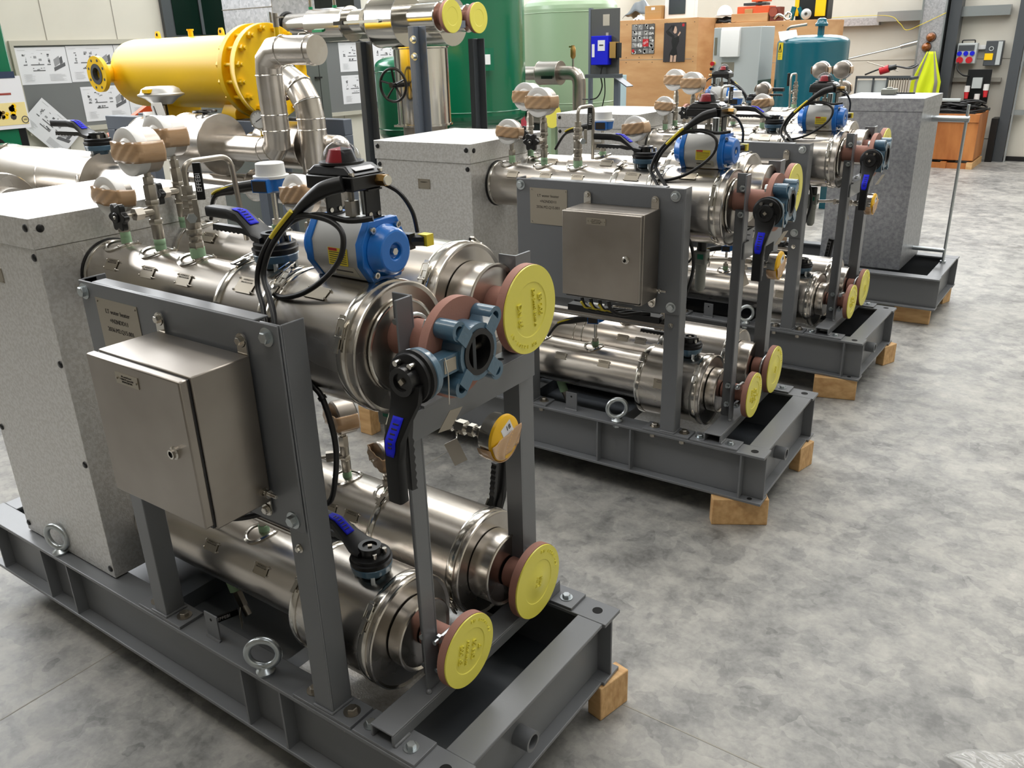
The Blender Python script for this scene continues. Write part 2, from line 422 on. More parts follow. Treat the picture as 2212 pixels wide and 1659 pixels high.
# steel column, rails and brace on the far wall
mb = MB().box(-1.72, -1.70, 11.95, 12.28, F, 6, ZINC).box(-1.44, -1.42, 11.95, 12.28, F, 6, ZINC).box(-1.70, -1.44, 11.96, 11.98, F, 6, GALV)
mb.box(-1.40, -1.27, 12.05, 12.28, F, 6, DGRAY)
struct(mb, 'trim_4')
mb = MB().box(-3.4, -2.28, 12.16, 12.28, 1.435, 1.53, GALV).box(-2.3, -1.7, 12.1, 12.28, 1.475, 1.60, ZINC).box(-1.40, -0.72, 12.14, 12.28, 1.50, 1.62, ZINC)
mb.box(-1.27, -0.85, 12.24, 12.29, 1.10, 1.15, WHITEP).box(-1.27, -0.7, 12.24, 12.29, 0.70, 0.75, SEAM)
mb.tube([(-3.0, 12.15, 0.93), (-1.93, 12.12, 1.16)], 0.012, ZINC, 8).cyl((-1.95, 12.12, 1.155), (-1.72, 12.1, 1.21), 0.03, ZINC, 10)
struct(mb, 'trim_5')

# ------------------------------------------------------------------ nearest skid
CUR = 1
SG = 'water heater skids'
def skid_frame():
    t = T('skid_frame', 'grey painted steel base frame of the {S} skid, under its pipes and cabinet', 'frame', (-0.95, 0.33, F + 0.1), 'skid base frames')
    for nm, y0, y1 in (('side_beam', 0.0, 0.075), ('side_beam', 0.59, 0.665)):
        mb = MB().box(-1.91, 0, y0, y1, -0.010, 0, GRAY).box(-1.91, 0, y0, y1, -0.187, -0.177, GRAY)
        yw = (y0 + y1) / 2; mb.box(-1.91, -0.002, yw - 0.0035, yw + 0.0035, -0.177, -0.010, GRAY)
        mb.build(nm, t, bevel=0.0018)
    for x in (-1.837, -1.55, -1.405, -0.637, -0.5, -0.081):
        mb = MB().box(x - 0.003, x + 0.003, 0.002, 0.034, -0.177, -0.010, GRAY)
        mb.tube([(x, 0.004, -0.1755), (x, 0.033, -0.1755)], 0.004, GRAY, 6).build('stiffener', t)
    for x in (-0.637, -0.081): MB().box(x - 0.003, x + 0.003, 0.631, 0.663, -0.177, -0.010, GRAY).build('stiffener', t)
    MB().box(-1.83, -0.045, 0.041, 0.624, -0.1765, -0.172, DGRAY).build('floor_plate', t)  # plate colour darkened to deepen the shadow inside the frame
    for x0, x1 in ((-0.078, -0.008), (-1.905, -1.83)):
        mb = MB().box(x0, x1, 0.075, 0.59, -0.010, -0.0005, GRAY).box(x0, x1, 0.041, 0.624, -0.1869, -0.178, GRAY)
        xc = (x0 + x1) / 2; mb.box(xc - 0.0035, xc + 0.0035, 0.04, 0.625, -0.178, -0.010, GRAY)
        mb.build('end_beam', t, bevel=0.0018)
    for x in (-1.2, -0.68): MB().box(x, x + 0.06, 0.0415, 0.6235, -0.1715, -0.12, DGRAY).build('cross_member', t)
    MB().box(-0.61, -0.30, 0.09, 0.575, -0.1715, -0.095, STUCCO).build('insulated_tray', t, bevel=0.002)
    for y in (0.035, 0.63):
        MB().lathe((-0.045, y, -0.0004), (0, 0, 1), [(0, 0.013), (0.0009, 0.013)], VOID, 24).build('bolt_hole', t)
    MB().lathe((-0.045, 0.02, -0.1775), (0, 0, 1), [(0, 0.009), (0.0009, 0.009)], VOID, 20).build('bolt_hole', t)
    st = MB().lathe((-0.043, 0.27, -0.1), (1, 0, 0), [(0, 0.024), (0.045, 0.024), (0.045, 0.017), (0.012, 0.017)], GRAY, 28, cap0=True, cap1=False)
    st.lathe((-0.035, 0.27, -0.1), (1, 0, 0), [(0, 0.0172), (0.004, 0.0172)], VOID, 20)
    st.build('drain_stub', t)
    for x in (-0.765,):
        mb = MB().box(x - 0.024, x + 0.024, 0.03, 0.0335, 0, 0.071, GRAY).tube([(x - 0.026, 0.029, 0.001), (x + 0.026, 0.029, 0.001)], 0.004, GRAY, 6)
        mb.cyl((x, 0.0295, 0.055), (x, 0.034, 0.055), 0.004, VOID, 12)
        mb.build('earthing_lug', t)
    for x in (-0.565, -1.46):
        mb = MB().lathe((x, 0.022, 0), (0, 0, 1), [(0, 0.021), (0.007, 0.022), (0.010, 0.019), (0.016, 0.011), (0.02, 0.010)], ZINC, 24)
        mb.torus((x, 0.022, 0.053), (0.8 if x > -1 else 0.3, -1, 0), 0.0355, 0.0085, ZINC, 36, 12)
        mb.cyl((x, 0.022, -0.022), (x, 0.022, -0.010), 0.014, ZINC, 6)
        mb.build('lifting_eye', t)
    return t
skid_frame()

def panel_support():
    t = T('panel_support', 'grey steel stand and mounting plate bolted upright on the {S} skid, behind the cabinet', 'stand', (-0.65, 0.03, 0), 'panel stands')
    for x0, x1, zt in ((-0.387, -0.332, 0.873), (-0.985, -0.925, 0.55)):
        mb = MB()
        if x0 > -0.5:
            mb.box(x0, x1, 0.010, 0.014, 0.008, 0.872, GRAY).box(x1 - 0.004, x1, 0.0145, 0.066, 0.008, 0.872, GRAY).box(x0, x0 + 0.004, 0.0145, 0.066, 0.008, 0.60, GRAY)
            mb.box(x0, x1, 0.062, 0.066, 0.008, 0.60, GRAY)
        else:
            mb.box(x0 + 0.01, x1, 0.010, 0.062, 0.008, 0.5, GRAY).box(x0 + 0.009, x0 + 0.013, 0.0145, 0.066, 0.44, 0.873, GRAY)
        mb.build('post', t, bevel=0.002)
        px0, px1 = (-0.452, -0.275) if x0 > -0.5 else (-1.04, -0.865)
        mb = MB().box(px0, px1, 0.003, 0.072, 0.0, 0.008, GRAY)
        mb.tube([(x0, 0.008, 0.010), (x1, 0.008, 0.010), (x1 + 0.002, 0.064, 0.010)], 0.004, GRAY, 6)
        mb.build('foot_plate', t, bevel=0.001)
        for bx in (px0 + 0.034, px1 - 0.029): MB().bolt((bx, 0.038, 0.008), (0, 0, 1), 0.012, 0.010, NUT).build('bolt', t); MB().cyl((bx, 0.02, -0.026), (bx, 0.02, -0.010), 0.010, NUT, 6).build('nut', t)
    mb = MB().box(-0.976, -0.333, 0.004, 0.0085, 0.452, 0.872, GRAY)
    mb.box(-0.93, -0.40, 0.0085, 0.042, 0.868, 0.8725, GRAY).box(-0.976, -0.972, 0.0085, 0.045, 0.56, 0.872, GRAY)
    mb.build('mounting_plate', t, bevel=0.0025)
    for x, z in ((-0.957, 0.849), (-0.362, 0.848), (-0.362, 0.476)): MB().bolt((x, 0.004, z), (0, -1, 0), 0.0115, 0.010, ZINC).build('bolt', t)
    MB().bolt((-0.362, 0.010, 0.41), (0, -1, 0), 0.006, 0.008, STEELB).build('bolt', t)
    pl = MB().box(-0.918, -0.765, 0.0025, 0.004, 0.715, 0.842, PLATE)
    for x in (-0.911, -0.772):
        for z in (0.722, 0.835): pl.cyl((x, 0.0025, z), (x, 0.0005, z), 0.0025, NUT, 10)
    ux, uz = (1, 0, 0), (0, 0, 1)
    pl.text('LT water heater', (-0.842, 0.0024, 0.816), ux, uz, 0.0135, INK).text('+N2NDD11', (-0.842, 0.0024, 0.796), ux, uz, 0.0135, INK).text('2036.M2.Q15.001', (-0.842, 0.0024, 0.776), ux, uz, 0.0135, INK)
    pl.build('name_plate', t, label='etched steel name plate reading LT water heater')
panel_support()

def cabinet():
    t = T('control_cabinet', 'brushed stainless control cabinet with key lock, hung on the {S} skid', 'cabinet', (-0.55, -0.06, 0.515), 'stainless control cabinets')
    MB().box(-0.694, -0.409, -0.128, -0.004, 0.508, 0.806, STEELD).build('body', t, bevel=0.0025)
    MB().box(-0.690, -0.413, -0.134, -0.128, 0.512, 0.802, RUB).build('door_seal', t)
    d = MB().box(-0.695, -0.408, -0.152, -0.134, 0.520, 0.805, STEELD).build('door', t, bevel=0.003)
    mb = MB().lathe((-0.458, -0.152, 0.662), (0, -1, 0), [(0, 0.0125), (0.003, 0.0125), (0.005, 0.009), (0.010, 0.009), (0.010, 0.006), (0.004, 0.006)], STEELB, 24, cap1=True)
    mb.box(-0.461, -0.455, -0.160, -0.155, 0.657, 0.667, VOID).build('lock', d)
    mb = MB().box(-0.602, -0.532, -0.1535, -0.152, 0.766, 0.788, PLATE)
    for x in (-0.597, -0.537): mb.cyl((x, -0.1535, 0.777), (x, -0.156, 0.777), 0.0026, NUT, 10)
    for i, s in enumerate(('D1 switch board', '+ E2NCP1 system 001', '2036.M2.Q15.001')): mb.text(s, (-0.567, -0.1536, 0.782 - i * 0.0052), (1, 0, 0), (0, 0, 1), 0.0046, INK)
    mb.build('name_plate', d)
    for x, z, s in ((-0.682, 0.806, 1), (-0.43, 0.806, 1), (-0.43, 0.508, -1), (-0.682, 0.508, -1)):
        mb = MB().box(x - 0.0135, x + 0.0135, -0.003, -0.0002, z - 0.004 * s, z + 0.026 * s, STEELB)
        mb.lathe((x, -0.003, z + 0.026 * s), (0, 1, 0), [(0, 0.0135), (0.003, 0.0135)], STEELB, 20)
        mb.bolt((x, -0.003, z + 0.026 * s), (0, -1, 0), 0.008, 0.007, STEELB)
        mb.build('wall_bracket', t)
    mb = MB().cyl((-0.409, -0.02, 0.535), (-0.372, -0.02, 0.535), 0.004, STEELB, 12)
    for x in (-0.409, -0.397): mb.cyl((x, -0.02, 0.535), (x + 0.006, -0.02, 0.535), 0.009, STEELB, 6)
    mb.build('earth_stud', t)
    for i, x in enumerate((-0.665, -0.63, -0.595, -0.56, -0.525, -0.45)):
        r = 0.010 if i < 5 else 0.016
        MB().lathe((x, -0.07, 0.508), (0, 0, -1), [(0, r), (0.007, r), (0.009, r * 0.8), (0.017, r * 0.8)], ZINC if i < 5 else NUT, 6 if i == 5 else 14).build('cable_gland', t)
cabinet()

def insul_box():
    t = T('insulated_box', 'tall box in embossed aluminium sheet at the left end of the {S} skid', 'box', (-1.43, 0.3, 0), 'embossed aluminium boxes')
    MB().box(-1.67, -1.2, 0.035, 0.562, 0.004, 0.905, STUCCO).build('body', t, bevel=0.0015)
    MB().box(-1.674, -1.197, 0.031, 0.566, 0.9055, 0.977, STUCCO).build('lid', t, bevel=0.0015)
    def plug(x, y, z, ax): MB().lathe((x, y, z), ax, [(0, 0.0095), (0.0022, 0.009), (0.0042, 0.006)], BLACK, 16).build('rivet_plug', t)
    for x in (-1.655, -1.215):
        plug(x, 0.031, 0.955, (0, -1, 0))
        for z in (0.885, 0.62, 0.345, 0.03): plug(x, 0.035, z, (0, -1, 0))
    for y in (0.055, 0.53): plug(-1.197, y, 0.952, (1, 0, 0))
    for z in (0.60, 0.33, 0.04): plug(-1.2, 0.535, z, (1, 0, 0))
    mb = MB().box(-1.46, -1.40, 0.0335, 0.035, 0.80, 0.838, PLATE)
    for x in (-1.455, -1.405): mb.cyl((x, 0.0335, 0.834), (x, 0.032, 0.834), 0.002, NUT, 8); mb.cyl((x, 0.0335, 0.804), (x, 0.032, 0.804), 0.002, NUT, 8)
    mb.text('+N2NDD11', (-1.43, 0.0334, 0.826), (1, 0, 0), (0, 0, 1), 0.007, INK); mb.build('name_plate', t)
    MB().torus((-1.199, 0.21, 0.812), (1, 0, 0), 0.084, 0.0035, RUB, 40, 8).build('pipe_seal', t)
insul_box()

# ---- clad pipes
def clip(mb, x, y, z, r, a, m=STEELB):
    """toggle latch on a band at angle a (0 = +y side, 90 deg = top)"""
    u = V((0, math.cos(a), math.sin(a))); w = V((0, -math.sin(a), math.cos(a))); c = V((x, y, z)) + u * r
    mb.obox(c + u * 0.003, (1, 0, 0), w, u, 0.014, 0.04, 0.004, m)
    mb.obox(c + u * 0.008 + w * 0.012, (1, 0, 0), w, u, 0.010, 0.034, 0.003, m)
    mb.obox(c + u * 0.006 - w * 0.03, (1, 0, 0), w, u, 0.012, 0.022, 0.003, m)
    p = [c + u * 0.008 + V((dx, 0, 0)) + w * dy for dx, dy in ((-0.008, 0.0), (-0.008, -0.034), (0.008, -0.034), (0.008, 0.0))]
    mb.tube(fillet(p, 0.004, 3), 0.0012, m, 6)
    mb.cyl(c + u * 0.007 + V((-0.009, 0, 0)), c + u * 0.007 + V((0.009, 0, 0)), 0.003, m, 8)
def band(t, x, y, z, r, w=0.02, clips=(2.3,), name='clamp_band'):
    mb = MB().lathe((x - w / 2, y, z), (1, 0, 0), [(0, r), (0.0, r + 0.003), (0.003, r + 0.0045), (w - 0.003, r + 0.0045), (w, r + 0.003), (w, r)], STEELB, 64, False, False)
    for a in clips: clip(mb, x, y, z, r + 0.004, a)
    return mb.build(name, t)
def ptag(t, x, y, z, r, a, w=0.046, h=0.028, txt='+N2NDD11', name='name_plate'):
    u = V((0, math.cos(a), math.sin(a))); up = V((0, -math.sin(a), math.cos(a)))
    if up.z < 0: up = -up
    c = V((x, y, z)) + u * (r + 0.0018)
    mb = MB().obox(c, (1, 0, 0), up, u, w, h, 0.001, PLATE)
    for i in (-1, 1):
        for j in (-1, 1): p = c + V((1, 0, 0)) * i * (w / 2 + 0.001) + up * j * (h / 2 - 0.004); mb.lathe(p - u * 0.003, u, [(0, 0.0022), (0.005, 0.0022), (0.006, 0.001)], STEELB, 8)
    if txt:
        mb.text(txt, c + u * 0.0006 + up * h * 0.33, (1, 0, 0), up, 0.0062, INK, 0.0002)
        mb.text('2036.M2.Q15.001', c + u * 0.0006 + up * h * 0.16, (1, 0, 0), up, 0.005, INK, 0.0002)
    return mb.build(name, t)
def saddle(t, x, y, z, r, w=0.036):
    """oval reinforcing collar round a nozzle on top of the pipe"""
    mb = MB(); n = 40; vs = []
    for k in range(n):
        a = 2 * PI * k / n
        for rr, e in ((1.0, 0.0005), (1.0, 0.004), (0.86, 0.0055), (0.80, 0.003)):
            dx = math.cos(a) * w * rr * 1.05; dy = math.sin(a) * w * rr * 1.25; th = dy / r
            vs.append((x + dx, y + math.sin(th) * (r + e), z + math.cos(th) * (r + e)))
    fs = [(k * 4 + j, ((k + 1) % n) * 4 + j, ((k + 1) % n) * 4 + j + 1, k * 4 + j + 1) for k in range(n) for j in range(3)]
    mb.add(vs, fs, STEELB)
    for a in (0.6, 2.5, 3.8, 5.6):
        th = math.sin(a) * w * 1.1 / r
        mb.ball((x + math.cos(a) * w * 0.93, y + math.sin(th) * (r + 0.006), z + math.cos(th) * (r + 0.006)), 0.0022, STEELB, 8, 6)
    return mb.build('nozzle_collar', t)
def ubolt(t, x, y, z, r, yp):
    """bent rod round a flange neck with its legs through the post at y = yp"""
    s = 1 if yp > y else -1
    p = [(x, yp + s * 0.025, z + r + 0.006)] + [(x, y - s * math.sin(a) * (r + 0.006), z + math.cos(a) * (r + 0.006)) for a in [i * PI / 12 for i in range(13)]] + [(x, yp + s * 0.025, z - r - 0.006)]
    mb = MB().tube(p, 0.0055, ZINC, 10)
    for k in (1, -1): mb.cyl((x, yp + s * 0.004, z + k * (r + 0.006)), (x, yp + s * 0.012, z + k * (r + 0.006)), 0.010, ZINC, 6)
    return mb.build('u_bolt', t)
def flange(t, x, y, z, rn, rf, x0, th=0.018):
    mb = MB().lathe((x0, y, z), (1, 0, 0), [(0, rn), (x - th - 0.03 - x0, rn), (x - th - x0, rn * 1.22), (x - th - x0, rf), (x - x0, rf), (x - x0, rn * 0.8)], PRIMER, 56)
    return mb.build('weld_neck_flange', t, ang=30)
def ring_text(mb, s, c, r, a0, step, size, m, sgn=1):
    """letters along a circle in the yz plane, seen from +x"""
    for i, ch in enumerate(s):
        if ch == ' ': continue
        a = a0 - sgn * i * step; e = V((0, math.cos(a), math.sin(a))); up = e * sgn
        right = V((0, math.sin(a), -math.cos(a))) * sgn
        mb.text(ch, V(c) + e * r, right, up, size, m, 0.0018)
def cap(S_, x, y, z, r, where, lines, big, rot=0.0):
    th = 0.0035
    t = T('flange_cap', where, 'cap', (x, y, z - r), 'yellow flange caps')
    if big:
        pr = [(0.0003, r * 0.99), (th, r * 0.985), (th, r * 0.60), (th - 0.0012, r * 0.585), (th - 0.0012, r * 0.30), (th + 0.001, r * 0.24), (th + 0.001, r * 0.13), (th - 0.001, r * 0.10)]
    else:
        pr = [(0.0003, r * 0.99), (th, r * 0.985), (th, r * 0.62), (th - 0.0015, r * 0.60)]
    MB().lathe((x, y, z), (1, 0, 0), pr, CAPY, 64).build('cap_disc', t, ang=25)
    mb = MB(); c, s_ = math.cos(rot), math.sin(rot)
    ru = V((0, c, s_)); rw = V((0, -s_, c))
    for txt, off, sz in lines: mb.text(txt, V((x + th, y, z)) + rw * off * r, ru, rw, sz * r, CAPY, 0.002)
    ring_text(mb, 'EN 12201-A1', (x + th, y, z), r * 0.82, rot + 0.1, 0.13, r * 0.11, CAPY, 1)
    if mb.v: mb.build('embossed_lettering', t)
    return t

def line(name, label, y, z, segs, extra):
    t = T(name, label, 'pipe', (-0.8, y, z - 0.08), 'clad pipes of the skids')
    for nm, x0, x1, yy, zz, r, lip in segs:
        pr = [(0, r * 0.55), (0, r), (x1 - x0, r)]
        if lip: pr += [(x1 - x0, r + 0.002), (x1 - x0 + 0.004, r + 0.003), (x1 - x0 + 0.006, r), (x1 - x0 + 0.002, r - 0.006), (x1 - x0 + 0.001, r * 0.3)]
        MB().lathe((x0, yy, zz), (1, 0, 0), pr, STEEL, 72).build(nm, t, ang=30)
    extra(t); return t
def x1(t):
    band(t, -1.188, 0.21, 0.812, 0.080, 0.012, ())
    band(t, -0.652, 0.212, 0.798, 0.107, 0.022, (1.75,)); band(t, -0.515, 0.212, 0.798, 0.107, 0.020, (1.9,)); band(t, -0.478, 0.213, 0.786, 0.124, 0.020, (2.2,)); band(t, -0.272, 0.213, 0.786, 0.125, 0.022, (2.75,))
    MB().torus((-0.236, 0.213, 0.792), (1, 0, 0), 0.088, 0.004, STEELB, 48, 8).build('end_ring', t)
    MB().lathe((-0.236, 0.213, 0.792), (1, 0, 0), [(0, 0.086), (0.0015, 0.084)], STEELD, 40).build('end_disc', t)
    for x in (-1.137, -0.988, -0.842): saddle(t, x, 0.21, 0.812, 0.081)
    for x in (-1.085, -0.94, -0.805): ptag(t, x, 0.21, 0.812, 0.081, 2.5)
    ptag(t, -0.585, 0.212, 0.798, 0.108, 2.3, 0.052, 0.036); ptag(t, -0.38, 0.213, 0.786, 0.125, 2.15, 0.056, 0.028, None)
    flange(t, -0.094, 0.208, 0.815, 0.037, 0.0925, -0.235)
    for a in (PI / 4, 3 * PI / 4, 5 * PI / 4, 7 * PI / 4): mb = MB().cyl((-0.122, 0.208 + math.cos(a) * 0.0725, 0.815 + math.sin(a) * 0.0725), (-0.112, 0.208 + math.cos(a) * 0.0725, 0.815 + math.sin(a) * 0.0725), 0.013, ZINC, 6); mb.build('bolt_head', t)
    ubolt(t, -0.203, 0.208, 0.815, 0.037, 0.185)
line('clad_pipe', 'upper front stainless clad pipe of the {S} skid, stepping up to a wide drum', 0.21, 0.81,
     [('pipe_cladding', -1.2, -0.655, 0.21, 0.812, 0.081, False), ('valve_cladding', -0.655, -0.50, 0.212, 0.798, 0.108, True), ('end_drum', -0.488, -0.243, 0.213, 0.786, 0.125, True)], x1)
def x2(t):
    band(t, -1.188, 0.46, 0.815, 0.080, 0.012, ()); band(t, -0.56, 0.46, 0.813, 0.116, 0.022, (1.7,)); band(t, -0.30, 0.46, 0.813, 0.119, 0.022, (0.9, 2.6))
    for x in (-1.16, -0.874): saddle(t, x, 0.46, 0.815, 0.082 if x < -1 else 0.09)
    ptag(t, -1.07, 0.46, 0.815, 0.083, 2.3); ptag(t, -0.82, 0.46, 0.815, 0.09, 2.3)
    flange(t, -0.118, 0.464, 0.814, 0.037, 0.0925, -0.21)
    ubolt(t, -0.158, 0.464, 0.814, 0.037, 0.525)
line('clad_pipe', 'upper rear stainless clad pipe of the {S} skid, ending in a large yellow capped flange', 0.46, 0.815,
     [('pipe_cladding', -1.2, -1.0, 0.46, 0.815, 0.081, True), ('pipe_cladding', -0.993, -0.56, 0.46, 0.815, 0.090, False), ('valve_cladding', -0.56, -0.272, 0.46, 0.813, 0.119, True), ('end_drum', -0.268, -0.208, 0.462, 0.814, 0.082, True)], x2)
def x3(t):
    band(t, -0.515, 0.205, 0.12, 0.127, 0.020, (2.35,)); band(t, -0.298, 0.205, 0.12, 0.128, 0.022, (2.45,))
    for x in (-1.0, -0.762): saddle(t, x, 0.205, 0.122, 0.088)
    for x in (-0.87, -0.68): ptag(t, x, 0.205, 0.122, 0.088, 2.55)
    ptag(t, -0.42, 0.205, 0.12, 0.13, 2.85, 0.056, 0.036)
    flange(t, -0.123, 0.218, 0.127, 0.030, 0.0825, -0.236, 0.018)
    ubolt(t, -0.168, 0.218, 0.127, 0.030, 0.187)
line('clad_pipe', 'lower front stainless clad pipe of the {S} skid, near the frame floor', 0.205, 0.12,
     [('pipe_cladding', -1.198, -0.525, 0.205, 0.122, 0.088, False), ('end_drum', -0.525, -0.276, 0.205, 0.12, 0.128, True), ('end_collar', -0.271, -0.240, 0.209, 0.124, 0.080, True)], x3)
def x4(t):
    band(t, -0.565, 0.50, 0.13, 0.129, 0.020, (2.0,)); band(t, -0.30, 0.50, 0.13, 0.130, 0.022, (3.6,))
    for x in (-0.758, -0.604): saddle(t, x, 0.50, 0.13, 0.103)
    for x in (-0.74, -0.66): ptag(t, x, 0.50, 0.13, 0.103, 2.6)
    for x in (-0.93, -0.97): MB().torus((x, 0.50, 0.13), (1, 0, 0), 0.104, 0.003, STEELB, 48, 8).build('cladding_bead', t)
    flange(t, -0.138, 0.502, 0.127, 0.037, 0.0925, -0.216, 0.018)
    ubolt(t, -0.178, 0.502, 0.127, 0.037, 0.54)
line('clad_pipe', 'lower rear stainless clad pipe of the {S} skid, widening beside the rear post', 0.50, 0.13,
     [('pipe_cladding', -1.198, -0.573, 0.50, 0.13, 0.103, False), ('end_drum', -0.573, -0.279, 0.50, 0.13, 0.130, True), ('end_collar', -0.275, -0.222, 0.50, 0.132, 0.088, True)], x4)
PD = PI / 2
cap(1, -0.1175, 0.464, 0.814, 0.0925, 'yellow plastic cap on the upper rear flange of the {S} skid', [('EP 305', 0.36, 0.19), ('DIN 34443 Form A', 0.14, 0.11), ('DN 65', -0.42, 0.2)], False, -PI / 2 + 0.1)
cap(1, -0.1375, 0.502, 0.127, 0.0925, 'yellow plastic cap with raised centre, lower rear flange of the {S} skid', [('EP 305', 0.08, 0.11), ('DN 50', -0.09, 0.11)], True, PI / 2 - 0.3)
cap(1, -0.1225, 0.218, 0.127, 0.0825, 'smaller yellow plastic cap on the lower front flange of the {S} skid', [('EP 305', 0.36, 0.2), ('W-N1615D-1', 0.12, 0.12), ('DN 50', -0.16, 0.2), ('2"', -0.42, 0.16)], False, PI / 2 - 0.25)

def end_stand():
    t = T('pipe_stand', 'grey angle-iron pipe stand across the right end of the {S} skid', 'stand', (-0.19, 0.33, 0), 'pipe end stands')
    for y0, y1 in ((0.0, 0.075), (0.59, 0.665)):
        MB().box(-0.268, -0.098, y0 + 0.002, y1 - 0.002, 0.0003, 0.008, GRAY).build('foot_plate', t, bevel=0.001)
        for x in (-0.243, -0.132): MB().bolt((x, (y0 + y1) / 2 - 0.004, 0.008), (0, 0, 1), 0.0105, 0.009, ZINC).build('bolt', t)
    mb = MB().box(-0.222, -0.160, 0.012, 0.64, 0.036, 0.041, GRAY).box(-0.222, -0.217, 0.012, 0.64, 0.008, 0.036, GRAY).box(-0.165, -0.160, 0.012, 0.64, 0.008, 0.036, GRAY)
    for x in (-0.222, -0.16): mb.tube([(x, 0.014, 0.009), (x, 0.06, 0.009)], 0.005, GRAY, 6)
    mb.build('floor_channel', t, bevel=0.002)
    mb = MB().box(-0.226, -0.180, 0.183, 0.188, 0.041, 0.905, GRAY).box(-0.185, -0.180, 0.145, 0.183, 0.041, 0.905, GRAY)
    mb.ball((-0.178, 0.145, 0.043), 0.007, GRAY, 10, 6); mb.build('front_post', t, bevel=0.0015)
    mb = MB().box(-0.231, -0.187, 0.518, 0.523, 0.041, 0.905, GRAY).box(-0.192, -0.187, 0.523, 0.573, 0.041, 0.905, GRAY)
    mb.cyl((-0.209, 0.5175, 0.863), (-0.209, 0.5182, 0.863), 0.010, VOID, 14); mb.build('rear_post', t, bevel=0.0015)
    mb = MB().box(-0.178, -0.173, 0.15, 0.56, 0.628, 0.684, GRAY).box(-0.225, -0.173, 0.19, 0.56, 0.684, 0.689, GRAY)
    for y in (0.26, 0.33, 0.43, 0.47): mb.lathe((-0.2, y, 0.6885), (0, 0, 1), [(0, 0.008), (0.0009, 0.008)], VOID, 14)
    mb.bolt((-0.2, 0.345, 0.689), (0, 0, 1), 0.007, 0.008, ZINC)
    mb.build('cross_bar', t, bevel=0.0015)
    for z in (0.858, 0.772, 0.163, 0.091): MB().cyl((-0.203, 0.183, z), (-0.203, 0.160, z), 0.0055, ZINC, 10).cyl((-0.203, 0.183, z), (-0.203, 0.174, z), 0.011, ZINC, 6).build('rod_nut', t)
end_stand()

